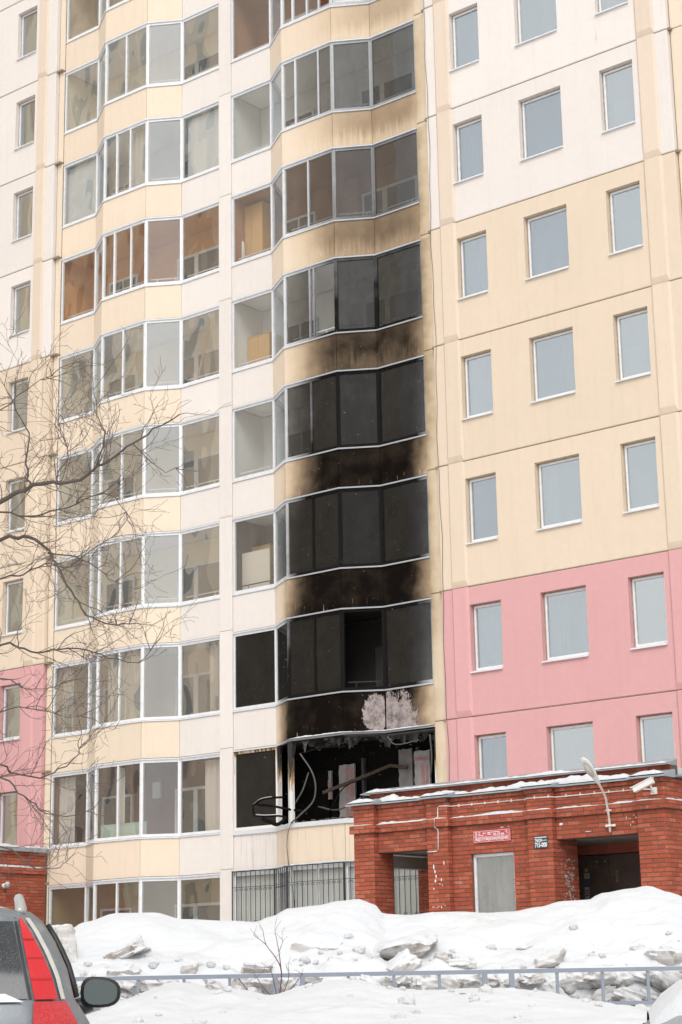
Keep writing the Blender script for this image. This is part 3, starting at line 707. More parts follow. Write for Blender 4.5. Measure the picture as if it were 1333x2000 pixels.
# ------------------------------------------------------------------ grilles on the ground floor loggia of the burnt column
GZ = 22.018-2.8*7
LG = LOG[1, 7]
Gp = offset(BP, -0.05)
def scroll(mb, c, u, r, side, flip=1):
    pts = []
    for j in range(9):
        a = j/8*1.6*math.pi; q = r*(1-0.45*j/8)
        pts.append((c[0]+u[0]*side*(r-q*math.cos(a)), c[1]+u[1]*side*(r-q*math.cos(a)), c[2]+flip*q*math.sin(a)))
    mb.tube(pts, 0.006, 4)
for i in range(5):
    a, b = Gp[i], Gp[i+1]; L = math.dist(a, b); u = ((b[0]-a[0])/L, (b[1]-a[1])/L)
    g = empty('window_grille', (0, 0, 0), LG)
    fb = MB()
    for z in (-0.02, WH+0.03): fb.tube([(*along(a, b, 0.01), z), (*along(a, b, 0.99), z)], 0.016, 4)
    for q in (0.012, 0.988): fb.tube([(*along(a, b, q), -0.02), (*along(a, b, q), WH+0.03)], 0.018, 4)
    fb.tube([(*along(a, b, 0.01), 1.50), (*along(a, b, 0.99), 1.50)], 0.006, 4)
    fb.obj('grille_frame', m_iron, g)
    n = max(3, round(L/0.145))
    if i == 0: n = 9
    for j in range(1, n):
        p = along(a, b, j/n)
        s = MB().tube([(*p, 0.0), (*p, WH+0.02)], 0.0085, 5)
        for sd_ in (-1, 1):
            scroll(s, (*p, 1.44), u, 0.028, sd_)
            if j % 2: scroll(s, (*p, 0.72), u, 0.026, sd_); s.tube([(*p, 0.66), (p[0]+u[0]*sd_*L/n*0.5, p[1]+u[1]*sd_*L/n*0.5, 0.50), (p[0]+u[0]*sd_*L/n, p[1]+u[1]*sd_*L/n, 0.32)], 0.006, 4)
            else: scroll(s, (*p, 0.36), u, 0.028, sd_); scroll(s, (*p, 0.36), u, 0.028, sd_, -1)
        s.obj('bar', m_iron, g)
    # pale film behind these panes
    mb = MB(); seg_prism(mb, i, offset(BP, 0.115), offset(BP, 0.12), 0.03, 0.97, 0.03, WH-0.03); mb.obj('window_film', m_greypane, LG)
sn = MB(); rr = random.Random(5)
for i in range(5):
    a, b = Gp[i], Gp[i+1]
    pts = [(*along(a, b, q/10), WH+0.045+0.012*rr.random()) for q in range(11)]
    sn.tube(pts, [0.014+0.016*rr.random() for _ in pts], 6)
tag(sn.obj('snow_on_grille', m_snow, None, True, loc=(B1, 0, GZ)), 'crust of snow along the top of the iron grilles', None, kind='stuff')

# ------------------------------------------------------------------ things seen inside the loggias
def curtain(x0, x1, z0, z1, y, label, col, amp=0.035, waves=7):
    mb = MB(); n = int(waves*8)
    for i in range(n+1):
        x = x0+(x1-x0)*i/n; yy = y+amp*math.sin(i/8*2*math.pi)+amp*0.5*math.sin(i*0.37)
        mb.v += [(x-x0, yy-y, 0), (x-x0, yy-y, z1-z0)]
    for i in range(n): mb.f.append((2*i, 2*i+2, 2*i+3, 2*i+1))
    return tag(mb.obj('curtain', simple('curtain_cloth', col, 0.9, 0.06, 3.0), None, True, loc=(x0, y, z0)), label, 'curtain')
def lz(k): return 22.018-2.8*k
curtain(B0+0.05, B0+0.62, lz(6)-0.6, lz(6)+1.75, 0.32, 'pale pleated curtain at the outer end of the second floor loggia', (0.60, 0.53, 0.48))
curtain(B0+5.15, B0+5.8, lz(6)-0.6, lz(6)+1.75, 0.32, 'pale pleated curtain beside the pier in the second floor loggia', (0.60, 0.53, 0.48))
curtain(B0+2.55, B0+2.85, lz(6)-0.6, lz(6)+1.75, -0.1, 'narrow pale curtain behind the front sash of the second floor loggia', (0.62, 0.56, 0.50), waves=3)
curtain(B0+0.1, B0+0.5, lz(5)-0.6, lz(5)+1.75, 0.32, 'sheer beige curtain at the outer end of the third floor loggia', (0.55, 0.48, 0.40))
curtain(B0+5.3, B0+5.8, lz(5)-0.6, lz(5)+1.75, 0.32, 'sheer beige curtain beside the pier in the third floor loggia', (0.55, 0.48, 0.40))
curtain(B0+2.3, B0+3.6, lz(5)-0.6, lz(5)+1.75, -0.18, 'wide sheer beige curtain across the front of the third floor loggia', (0.56, 0.50, 0.43), waves=12)
curtain(B0+2.85, B0+3.6, lz(0)-0.6, lz(0)+1.75, -0.18, 'pale striped blind behind the front sashes of an upper loggia', (0.66, 0.62, 0.58), waves=9)
def thing_boxes(name, label, cat, parts, loc=(0, 0, 0)):
    e = empty(name, loc); tag(e, label, cat)
    for pn, a, b, mt in parts: MB().box(a, b).obj(pn, mt, e)
    return e
def cupboard(x, z, y, w, h, label, mat):
    return thing_boxes('cupboard', label, 'cupboard', [('side_panel', (0, 0.02, 0), (0.02, 0.45, h), mat), ('side_panel', (w-0.02, 0.02, 0), (w, 0.45, h), mat), ('back_panel', (0.02, 0.43, 0), (w-0.02, 0.45, h), mat),
        ('door', (0.002, 0, 0.03), (w/2-0.004, 0.018, h-0.01), mat), ('door', (w/2+0.004, 0, 0.03), (w-0.002, 0.018, h-0.01), mat), ('top', (-0.01, 0.0, h+0.001), (w+0.01, 0.46, h+0.02), mat)], (x, y, z))
cupboard(B1-0.15, lz(1)-0.75, 0.55, 0.75, 2.45, 'tall light wood cupboard in the loggia above the smoky brown panes', m_wood)
cupboard(B1+0.02, lz(2)-0.75, 0.62, 0.72, 1.75, 'low light wood cupboard in the loggia with the open sash', m_wood)
tag(MB().box((0, 0, 0), (0.9, 0.03, 1.75)).box((0.03, -0.012, 0.03), (0.87, 0.0, 0.06)).obj('leaning_board', simple('pale_sheet', (0.62, 0.55, 0.47), 0.8, 0.05, 2.0), None, loc=(B1-0.02, 0.40, lz(4)-0.7)), 'big pale sheet leaning inside the loggia above the blackest parapet', 'board')
cupboard(B1+0.0, lz(4)-0.0, 0.75, 0.6, 1.25, 'wood cupboard half hidden behind the pale leaning sheet', m_wood)
tag(MB().tube([(B0+4.15, 0.75, lz(2)-0.6), (B0+5.35, 0.35, lz(2)+1.72)], 0.028, 7).obj('wooden_pole', m_wood), 'long wooden pole leaning behind the pane of a bay loggia', 'pole')
tag(MB().tube([(B1+0.12, 0.30, lz(1)-0.5), (B1+0.04, 0.42, lz(1)+0.75)], 0.016, 6).tube([(B1+0.22, 0.30, lz(1)-0.5), (B1+0.08, 0.42, lz(1)+0.7)], 0.016, 6).obj('skis', m_pvc), 'pair of white skis leaning beside the tall wood cupboard', 'skis')
tag(MB().box((0, 0, 0), (1.55, 0.03, 0.34)).box((0, -0.01, 0.335), (1.55, 0.04, 0.36)).obj('green_screen_panel', simple('pale_green', (0.46, 0.54, 0.45), 0.7, 0.08, 5), None, loc=(B0+2.15, -0.22, lz(6)+0.03)), 'low pale green panel along the front panes of the second floor loggia', 'panel')
tag(MB().box((0, 0, 0), (0.25, 0.08, 0.4)).box((0.02, -0.01, 0.02), (0.23, 0, 0.38)).obj('wall_box', m_board, None, loc=(B0+2.6, 1.1, lz(6)+1.1)), 'small pale box on the brown wall of the second floor loggia', 'wall box')
tag(MB().box((0, 0, 0), (1.2, 0.02, 1.7)).obj('plastic_film', simple('foggy_film', (0.60, 0.62, 0.62), 0.5, 0.22, 3.0), None, loc=(B0+0.05, 0.22, lz(0)+0.04)), 'foggy film stretched behind the outer pane of an upper loggia', 'film')
tag(MB().box((0, 0, 0), (1.22, 0.02, 1.7)).obj('plastic_film', simple('foggy_film_b', (0.64, 0.66, 0.66), 0.5, 0.18, 3.0), None, loc=(B0+4.62, 0.22, lz(0)+0.04)), 'foggy film stretched behind the pane next to the white pier', 'film')
# a parcel in a pink wall window
e = empty('window_parcel', (0.10, 0.14, 22.119-2.8*5+0.05)); tag(e, 'white bundle with a green tag standing in the window of the pink wall', 'parcel')
mb = MB()
for j in range(9):
    a = j/8; r = 0.17*math.sin(math.pi*(0.18+0.8*a))**0.7
    for q in range(12): w = 2*math.pi*q/12; mb.v.append((0.2+r*math.cos(w), 0.06+0.05*math.sin(w), a*0.36))
for j in range(8):
    for q in range(12): mb.f.append((j*12+q, j*12+(q+1) % 12, (j+1)*12+(q+1) % 12, (j+1)*12+q))
mb.obj('bundle', m_conduit, e, True)
MB().box((0.10, -0.004, 0.06), (0.32, 0.005, 0.15)).obj('tag', simple('lime_tag', (0.35, 0.45, 0.10), 0.6, 0.1, 10), e)

# ------------------------------------------------------------------ brick porches
CH = 0.0775
def brick_pieces(origin, u, n, width, z0, z1, headers=False, phase=0.0):
    """bricks of one flat face: origin is its lower corner seen from outside at the brick face"""
    out = []; nc = int(round((z1-z0)/CH))
    u = Vector(u); n = Vector(n); rz = math.atan2(u.y, u.x)
    step = 0.13 if headers else 0.26
    for c in range(nc):
        z = z0+c*CH; row = int(round((z-1.0)/CH))
        off = (0.5*step if row % 2 else 0.0)+phase*step
        s = -((-off) % step) if False else -off
        while s < -step: s += step
        while s < width-0.02:
            a, b = max(s, 0.0), min(s+step-0.013, width-0.002)
            if b-a > 0.03:
                L = round(b-a, 3)
                out.append((Vector(origin)+u*(a+L/2)+Vector((0, 0, z-origin[2]+CH/2)), L, rz))
            s += step
    return out
_bm = {}
def brick_mesh(L):
    if L not in _bm:
        mb = MB(); h = CH/2-0.0068; e = 0.004; d = 0.05; x = L/2
        # local: +x along the wall, -y outwards; slightly rounded outer edges
        mb.v = [(-x+e, 0, -h+e), (x-e, 0, -h+e), (x-e, 0, h-e), (-x+e, 0, h-e), (-x, e, -h), (x, e, -h), (x, e, h), (-x, e, h), (-x, d, -h), (x, d, -h), (x, d, h), (-x, d, h)]
        mb.f = [(0, 1, 2, 3)]+[(i, 4+i, 4+(i+1) % 4, (i+1) % 4) for i in range(4)]+[(4+i, 8+i, 8+(i+1) % 4, 4+(i+1) % 4) for i in range(4)]
        _bm[L] = mb.mesh('brick', m_brick)
    return _bm[L]
def lay_bricks(root, pieces, most=300, seed=1):
    rr = random.Random(seed)
    pieces = sorted(pieces, key=lambda p: -p[1]/((p[0]-CAM).length)+(1 if p[0].z < 2.85 else 0))
    for i, (c, L, rz) in enumerate(pieces[:most]):
        o = link('brick', brick_mesh(L), root, loc=c+Vector((rr.uniform(-1, 1)*0.001, rr.uniform(-1, 1)*0.0025, rr.uniform(-1, 1)*0.001)), rotz=rz)
    rest = pieces[most:]
    if rest:
        mb = MB()
        for c, L, rz in rest:
            me = brick_mesh(L); k = len(mb.v); R = Matrix.Rotation(rz, 3, 'Z'); j = Vector((rr.uniform(-1, 1)*0.001, rr.uniform(-1, 1)*0.0025, 0))
            mb.v += [tuple(R @ v.co + c + j) for v in me.vertices]; mb.f += [tuple(k+i for i in p.vertices) for p in me.polygons]
        o = mb.obj('bricks', m_brick, root); o['kind'] = 'stuff'
def rebase(root, loc):
    root.location = loc
    for c in root.children: c.location = c.location-Vector(loc)
FYP, PYP = -3.40, -3.27          # pier faces, panel faces
PIERS = [(-0.68, -0.18), (1.11, 1.60), (3.41, 3.94), (5.72, 6.27)]
PAN = [(-0.18, 1.11), (1.60, 3.41), (3.94, 5.72)]
ZB, ZL, ZBAND, ZBT, ZTOP = 2.2125, 4.15, 4.5375, 4.6925, 5.08
RP = empty('brick_porch'); tag(RP, 'red brick entrance porch with snowy ledges below the pink wall', 'porch')
X, N, Sx = Vector((1, 0, 0)), Vector((0, -1, 0)), Vector((0, 1, 0))
pcs = []
for a, b in PIERS:
    pcs += brick_pieces((a, FYP, ZB), X, N, b-a, ZB, ZBAND); pcs += brick_pieces((a, FYP, ZBT), X, N, b-a, ZBT, ZTOP-CH)
    pcs += brick_pieces((a-0.06, FYP-0.065, ZBAND), X, N, b-a+0.12, ZBAND, ZBT)
    pcs += brick_pieces((a-0.03, FYP-0.035, ZTOP-CH), X, N, b-a+0.06, ZTOP-CH, ZTOP)
for a, b in PIERS:     # right cheeks of the piers
    full = b > 6
    if not full:
        for z0, z1 in ((ZB if b < 3 and b > 1 else ZL, ZBAND), (ZBT, ZTOP-CH)): pcs += brick_pieces((b, FYP+0.004, z0), Sx, X, PYP-FYP-0.006, z0, z1)
        pcs += brick_pieces((b+0.06, FYP-0.062, ZBAND), Sx, X, 0.12, ZBAND, ZBT)
pcs += brick_pieces((-0.18, FYP+0.004, ZB), Sx, X, 0.60, ZB, ZL); pcs += brick_pieces((3.94, FYP+0.004, ZB), Sx, X, 0.82, ZB, ZL)
pcs += brick_pieces((6.27, FYP+0.004, ZB), Sx, X, 1.6, ZB, ZBAND); pcs += brick_pieces((6.27, FYP+0.004, ZBT), Sx, X, 1.6, ZBT, ZTOP)
pcs += brick_pieces((6.33, FYP-0.06, ZBAND), Sx, X, 1.66, ZBAND, ZBT)
for i, (a, b) in enumerate(PAN):
    w = b-a
    if i == 1:
        pcs += brick_pieces((a, PYP, ZB), X, N, 2.03-a, ZB, 3.995); pcs += brick_pieces((2.99, PYP, ZB), X, N, b-2.99, ZB, 3.995); pcs += brick_pieces((a, PYP, 3.995), X, N, w, 3.995, ZBAND)
    else: pcs += brick_pieces((a, PYP, ZL), X, N, w, ZL, ZBAND)
    pcs += brick_pieces((a, PYP-0.06, ZBAND), X, N, w, ZBAND, ZBAND+CH, True); pcs += brick_pieces((a, PYP-0.06, ZBAND+CH), X, N, w, ZBAND+CH, ZBT)
    pcs += brick_pieces((a, PYP, ZBT), X, N, w, ZBT, ZTOP-CH); pcs += brick_pieces((a, PYP-0.04, ZTOP-CH), X, N, w, ZTOP-CH, ZTOP, True)
pcs += brick_pieces((-0.62, -2.95, ZTOP+0.03), X, N, 6.8, ZTOP+0.03, ZTOP+0.03+3*CH)
pcs += brick_pieces((-0.45, -1.65, ZB), X, N, 0.45, ZB, 3.91)
lay_bricks(RP, pcs, 300, 2)
q = 0.007
def core(name, a, b, mat=None, root=None): return MB().box(a, b).obj(name, mat or m_mortar, root or RP)
for i, (a, b) in enumerate(PIERS):
    dep = (-2.79, -2.9, -2.58, -2.58)[i]
    core('pier', (a+q, FYP+q, 1.2), (b-q, dep, ZTOP)); core('pier_band', (a-0.06+q, FYP-0.065+q, ZBAND+0.003), (b+0.06-q, FYP+q-0.001, ZBT-0.003))
    core('pier_corbel', (a-0.03+q, FYP-0.035+q, ZTOP-CH+0.003), (b+0.03-q, FYP+q-0.001, ZTOP-0.002))
for i, (a, b) in enumerate(PAN):
    if i == 1:
        core('wall', (a-q+0.001, PYP+q, 1.2), (2.03-q, -2.95, 3.995)); core('wall', (2.99+q, PYP+q, 1.2), (b+q-0.001, -2.95, 3.995)); core('wall', (a-q+0.001, PYP+q, 4.0), (b+q-0.001, -2.95, ZTOP-0.001)); core('wall', (2.03, PYP+q, 1.2), (2.99, -2.95, 2.6))
    else: core('lintel_wall', (a-q+0.001, PYP+q, ZL+0.004), (b+q-0.001, -2.95, ZTOP-0.001))
    core('band', (a-q+0.002, PYP-0.06+q, ZBAND+0.003), (b+q-0.002, PYP+q-0.001, ZBT-0.003)); core('corbel', (a-q+0.002, PYP-0.04+q, ZTOP-CH+0.003), (b+q-0.002, PYP+q-0.001, ZTOP-0.003))
core('side_wall', (6.0, -2.579, 1.2), (6.27-q, -0.1, ZTOP)); core('side_band', (6.27-q+0.001, FYP, ZBAND+0.003), (6.33-q, -0.1, ZBT-0.003))
core('upper_wall', (-0.62, -2.95+q, ZTOP-0.05), (6.18, -2.7, 5.34))
core('roof_slab', (-0.6, -2.949, ZL+0.03), (6.0, -0.12, 5.0), m_conc)
core('beam', (-0.42, -2.785, 3.90), (-0.185, -1.2, 4.13), m_conc)
core('back_pier', (-0.45, -1.65+q, 1.2), (0.0, -1.3, 3.91))
core('floor_slab', (-0.6, -3.2, 1.2), (6.1, -0.12, 2.0), m_conc)
# inner wall with the street door
mdoorbrick = simple('inner_brick_wall', (0.44, 0.12, 0.07), 0.9, 0.4, 6, 0.4)
core('inner_wall', (1.75, -1.25, 1.9), (3.0, -1.0, ZL+0.029), mdoorbrick); core('inner_wall', (4.62, -1.25, 1.9), (6.0, -1.0, ZL+0.029), mdoorbrick); core('inner_wall', (3.0, -1.25, 4.0), (4.62, -1.0, ZL+0.029), mdoorbrick)
core('inner_wall', (1.5, -2.94, 1.9), (1.74, -1.0, ZL+0.029), mdoorbrick)
m_door = simple('brown_steel_door', (0.13, 0.09, 0.075), 0.5, 0.3, 4)
dr = MB().box((3.03, -1.2, 2.0), (4.59, -1.14, 3.98)).obj('street_door', m_door, RP)
for a, b in ((3.1, 3.75), (3.85, 4.52)): MB().box((a, -1.215, 2.1), (b, -1.2005, 3.9)).obj('door_leaf', m_door, dr)
MB().tube([(3.80, -1.24, 2.9), (3.80, -1.29, 2.92), (3.80, -1.29, 3.12), (3.80, -1.24, 3.14)], 0.012, 6).obj('door_handle', m_conduit, dr)
# flashings
m_fl2 = m_flash
def wedge(name, x0, x1, yf, yb, zf0, zf1, zb, mat=m_fl2, root=None, side=0.0):
    mb = MB(); mb.v = [(x0-side, yf, zf0), (x1+side, yf, zf0), (x1+side, yf, zf1), (x0-side, yf, zf1), (x0, yb, zf0), (x1, yb, zf0), (x1, yb, zb), (x0, yb, zb)]
    mb.f = [(0, 1, 2, 3), (3, 2, 6, 7), (1, 5, 6, 2), (4, 0, 3, 7), (5, 4, 7, 6), (0, 4, 5, 1)]
    return mb.obj(name, mat, root or RP)
for a, b in PIERS: wedge('pier_cap', a-0.09, b+0.09, FYP-0.12, -3.10, ZTOP+0.002, ZTOP+0.03, ZTOP+0.15, side=0.02)
for a, b in PAN: wedge('ledge_flashing', a+0.092, b-0.092, PYP-0.10, -2.96, ZTOP+0.004, ZTOP+0.03, ZTOP+0.085)
wedge('parapet_flashing', -0.72, 6.16, -3.06, -2.66, 5.335, 5.352, 5.47, side=0.05)
MB().box((6.10, -3.06, 5.10), (6.45, -0.1, 5.14)).obj('side_ledge_flashing', m_fl2, RP)
# vestibule window
e = empty('vestibule_window', (2.03, -3.19, 2.7), RP)
fw, fh = 0.96, 1.295
for a, b in (((0, 0, 0), (0.055, 0.06, fh)), ((fw-0.055, 0, 0), (fw, 0.06, fh)), ((0.055, 0, fh-0.055), (fw-0.055, 0.06, fh)), ((0.055, 0, 0), (fw-0.055, 0.06, 0.055))): MB().box(a, b).obj('frame', m_pvc, e)
MB().box((0.05, 0.03, 0.05), (fw-0.05, 0.038, fh-0.05)).obj('pane', glass('grey_glass', tint=(0.42, 0.44, 0.42), refl=(0.55, 0.58, 0.57), wave=0.03, dirt=0.25, floor=0.25), e)
MB().box((0.0, 0.3, 0.0), (fw, 0.31, fh)).obj('dim_room_sheet', simple('vestibule_dim', (0.13, 0.14, 0.135), 0.9, 0.3, 3), e)  # dark sheet behind the pane: the vestibule's dimness put into its colour
rebase(RP, (2.8, -3.3, 1.5))

# snow lying on the ledges
def ridge(name, pts, wid, hgt, label, seed, mat=m_snow, step=0.05, droop=0.0):
    """a rounded bank of snow along a line; width and height wander"""
    P = [Vector(p) for p in pts]; line = []
    for a, b in zip(P[:-1], P[1:]):
        n = max(1, int((b-a).length/step)); line += [a.lerp(b, i/n) for i in range(n)]
    line.append(P[-1]); mb = MB(); m = 7; nn = len(line)
    for i, p in enumerate(line):
        t = (line[min(i+1, nn-1)]-line[max(i-1, 0)]).normalized(); s = t.cross(Vector((0, 0, 1))).normalized()
        e = min(1, i/2.5, (nn-1-i)/2.5)
        h = hgt*max(0.12, 0.62+0.75*mnoise.noise(Vector((p.x*1.7+seed, p.y*1.7, seed*3.1)))+0.38*mnoise.noise(Vector((p.x*9+seed, p.y*9, 7))))*max(0.1, e)
        w = wid*(1+0.16*mnoise.noise(Vector((p.x*5, seed, 3))))
        for j in range(m):
            a = j/(m-1)*math.pi
            mb.v.append(tuple(p+s*(math.cos(a)*w/2)+Vector((0, 0, h*math.sin(a)**0.7 - droop*(1 if j == 0 else 0)))))
    for i in range(nn-1):
        for j in range(m-1): k = i*m+j; mb.f.append((k, k+1, k+m+1, k+m))
    mb.f.append(tuple(range(m))); mb.f.append(tuple(range((nn-1)*m, nn*m))[::-1])
    return tag(mb.obj(name, mat, None, True), label, None, kind='stuff')
lp_ = offset(BP, 0.0); ridge('snow_on_burnt_cap', [(lp_[i][0]+B1, lp_[i][1], BZ+WH+0.035) for i in (2, 3, 4, 5)], 0.09, 0.04, 'snow dusting the cap above the burnt opening', 71)
for i, (a, b) in enumerate(PIERS):
    ridge('snow_on_pier_cap', [(a-0.07, FYP-0.03, ZTOP+0.05), (b+0.07, FYP-0.03, ZTOP+0.05)], 0.20, 0.085, 'snow on the %s pier cap of the brick porch' % ('first', 'second', 'third', 'last')[i], 3.3*i+1)
ridge('snow_on_ledge', [(-0.72, -3.13, ZTOP+0.06), (6.25, -3.13, ZTOP+0.06)], 0.27, 0.125, 'long ridge of snow on the lower ledge of the brick porch', 2.2)
ridge('snow_on_parapet', [(-0.68, -2.99, 5.362), (6.2, -2.99, 5.362)], 0.16, 0.07, 'snow along the upper parapet of the brick porch', 5.1)
for i, (a, b) in enumerate(PAN): ridge('snow_on_band', [(a, PYP-0.03, ZBT), (b, PYP-0.03, ZBT)], 0.07, 0.05, 'thin snow on the brick band of the porch, %s bay' % ('first', 'second', 'third')[i], 8+i)
for i, (a, b) in enumerate(PIERS): ridge('snow_on_pier_band', [(a-0.04, FYP-0.03, ZBT), (b+0.05, FYP-0.03, ZBT)], 0.06, 0.03, 'thin snow on the band of the %s pier of the porch' % ('first', 'second', 'third', 'last')[i], 18+i)
ridge('snow_on_side_band', [(6.30, -3.44, ZBT), (6.30, -1.8, ZBT)], 0.06, 0.055, 'snow on the side band at the porch corner', 31)
tag(MB().box((-0.5, -2.62, 5.01), (5.98, -0.15, 5.35)).obj('roof_snow', m_snow), 'thick snow lying on the flat porch roof', None, kind='stuff')

# the other porch, whose flank is seen beside the bay
LP = empty('brick_porch'); tag(LP, 'red brick porch flank beside the bay at the edge of the picture', 'porch')
LX = -13.36
pcs = brick_pieces((LX, -3.4, 2.6-0.0), Sx, X, 3.35, 2.6, ZBAND-0.02+0.02) + brick_pieces((LX, -3.4, ZBT), Sx, X, 3.35, ZBT, ZTOP-CH) + brick_pieces((LX+0.06, -3.46, ZBAND), Sx, X, 3.4, ZBAND, ZBT) + brick_pieces((LX+0.03, -3.4, ZTOP-CH), Sx, X, 3.35, ZTOP-CH, ZTOP)
near = [p for p in pcs if p[0].y > -1.75]; far = [p for p in pcs if p[0].y <= -1.75]
lay_bricks(LP, near, 300, 4)
mbf = MB(); 
for c, L, rz in far:
    me = brick_mesh(L); k = len(mbf.v); R = Matrix.Rotation(rz, 3, 'Z'); mbf.v += [tuple(R @ v.co + c) for v in me.vertices]; mbf.f += [tuple(k+i for i in p.vertices) for p in me.polygons]
mbf.obj('bricks', m_brick, LP)['kind'] = 'stuff'
core('wall', (-20.3, -3.4+q, 1.2), (LX-q, 0.0, ZTOP), root=LP); core('band', (LX-q+0.001, -3.46, ZBAND+0.003), (LX+0.06-q, -0.04, ZBT-0.003), root=LP); core('corbel', (LX-q+0.001, -3.4, ZTOP-CH+0.003), (LX+0.03-q, -0.04, ZTOP-0.003), root=LP)
MB().box((-20.4, -3.55, ZTOP+0.002), (LX+0.10, -0.02, ZTOP+0.10)).obj('roof_flashing', m_flash, LP)
rebase(LP, (-16.8, -1.7, 1.5))
ridge('snow_on_flank_ledge', [(LX-0.02, -3.5, ZTOP+0.10), (LX-0.02, -0.1, ZTOP+0.10)], 0.24, 0.10, 'snow along the top of the brick flank beside the bay', 41)
ridge('snow_on_flank_band', [(LX+0.03, -3.4, ZBT), (LX+0.03, -0.1, ZBT)], 0.07, 0.05, 'thin snow on the band of the brick flank beside the bay', 44)
e = empty('wall_lamp', (LX, -1.42, 4.23)); tag(e, 'round glass wall lamp with a cap of snow on the brick flank', 'lamp')
def ball(c, r, n=12, m=8, sz=1.0):
    mb = MB()
    for j in range(m+1):
        a = math.pi*j/m
        for i in range(n): w = 2*math.pi*i/n; mb.v.append((c[0]+r*math.sin(a)*math.cos(w), c[1]+r*math.sin(a)*math.sin(w), c[2]+sz*r*math.cos(a)))
    for j in range(m):
        for i in range(n): mb.f.append((j*n+i, (j+1)*n+i, (j+1)*n+(i+1) % n, j*n+(i+1) % n))
    return mb
ball((0.16, 0, 0.0), 0.075).obj('globe', simple('opal_glass', (0.30, 0.27, 0.25), 0.3, 0.1, 5), e, True)
MB().tube([(0, 0, 0), (0.06, 0, 0), (0.1, 0, 0)], [0.06, 0.06, 0.04], 12).obj('base', m_conduit, e, True)
ball((0.16, 0, 0.045), 0.062, sz=0.8).obj('snow_cap', m_snow, e, True)

# ------------------------------------------------------------------ fittings on the porch
e = empty('street_lamp', (5.115, -3.29, 4.2)); tag(e, 'old pale street lamp on a bent pipe above the porch doorway', 'street lamp')
o3 = Vector((5.115, -3.29, 4.2))
pth = [Vector(p)-o3 for p in ((5.115, -3.335, 4.20), (5.115, -3.345, 4.43), (5.115, -3.39, 4.653), (5.115, -3.449, 4.829), (5.115, -3.634, 5.042))]
m_rust = simple('worn_white_pipe', (0.55, 0.47, 0.40), 0.6, 0.35, 14)
MB().tube(smoothpath(pth), 0.022, 9).obj('pole', m_rust, e, True)
for z in (4.32, 4.585): MB().box((-0.10, -0.035, z-4.2-0.02), (0.10, 0.0, z-4.2+0.02)).box((-0.045, -0.085, z-4.2-0.016), (0.045, -0.036, z-4.2+0.016)).obj('bracket', m_conduit, e)
hd = MB(); A, Bv = Vector((5.115, -3.60, 5.005))-o3, Vector((5.115, -4.13, 5.45))-o3
ax = (Bv-A).normalized(); upn = Vector((0, -ax.z, ax.y)); upn = upn if upn.z > 0 else -upn
secs = ((0.0, 0.03, 0.03), (0.10, 0.04, 0.04), (0.25, 0.075, 0.06), (0.5, 0.105, 0.075), (0.75, 0.11, 0.07), (0.92, 0.09, 0.05), (1.0, 0.04, 0.02))
for t_, w, h in secs:
    c = A.lerp(Bv, t_); w *= 0.78; h *= 0.8
    for i in range(12): a = 2*math.pi*i/12; hd.v.append(tuple(c+Vector((math.cos(a)*w, 0, 0))+upn*(math.sin(a)*h*(1.0 if math.sin(a) > 0 else 0.55))))
for j in range(len(secs)-1):
    for i in range(12): hd.f.append((j*12+i, j*12+(i+1) % 12, (j+1)*12+(i+1) % 12, (j+1)*12+i))
hd.f += [tuple(range(12))[::-1], tuple(range(len(secs)*12-12, len(secs)*12))]
hd.obj('lamp_head', m_conduit, e, True)
gl = MB(); cc = A.lerp(Bv, 0.62)-upn*0.035
for j in range(5):
    r = (1, 0.92, 0.7, 0.4, 0.05)[j]
    for i in range(12): a = 2*math.pi*i/12; gl.v.append(tuple(cc+Vector((math.cos(a)*0.068*r, 0, 0))+ax*(math.sin(a)*0.17*r)-upn*(0.012+0.05*(1-r*r))))
for j in range(4):
    for i in range(12): gl.f.append((j*12+i, j*12+(i+1) % 12, (j+1)*12+(i+1) % 12, (j+1)*12+i))
gl.obj('lens', simple('lamp_lens', (0.50, 0.48, 0.43), 0.2, 0.1, 8), e, True)

e = empty('security_camera', (6.06, -3.41, 4.85)); tag(e, 'white box security camera on a wall arm at the porch corner', 'security camera')
o3 = Vector((6.06, -3.41, 4.85))
a, b = Vector((5.90, -3.76, 4.85))-o3, Vector((6.26, -3.72, 4.99))-o3
d = (b-a).normalized(); s = d.cross(Vector((0, 0, 1))).normalized(); u = s.cross(d)
def obox(mb, a, b, s, u, w, h):
    k = len(mb.v)
    for p in (a, b):
        for x, z in ((-1, -1), (1, -1), (1, 1), (-1, 1)): mb.v.append(tuple(p+s*(x*w/2)+u*(z*h/2)))
    mb.f += [(k+3, k+2, k+1, k), (k+4, k+5, k+6, k+7)]+[(k+i, k+(i+1) % 4, k+4+(i+1) % 4, k+4+i) for i in range(4)]
mb = MB(); obox(mb, a, b, s, u, 0.10, 0.085); mb.obj('housing', m_conduit, e)
mb = MB(); obox(mb, a-d*0.035+u*0.052, b+d*0.01+u*0.052, s, u, 0.125, 0.014); mb.obj('sun_hood', m_conduit, e)
mb = MB(); obox(mb, a-d*0.004, a+d*0.001, s, u, 0.075, 0.06); mb.obj('lens_window', m_dark_pane, e)
MB().tube([(0.03, 0.0, 0.0), (0.05, -0.12, -0.03), (0.13, -0.26, 0.02), (0.15, -0.30, 0.05)], 0.016, 7).obj('arm', m_conduit, e, True)
MB().box((-0.03, -0.012, -0.06), (0.09, 0.008, 0.06)).obj('wall_plate', m_conduit, e)

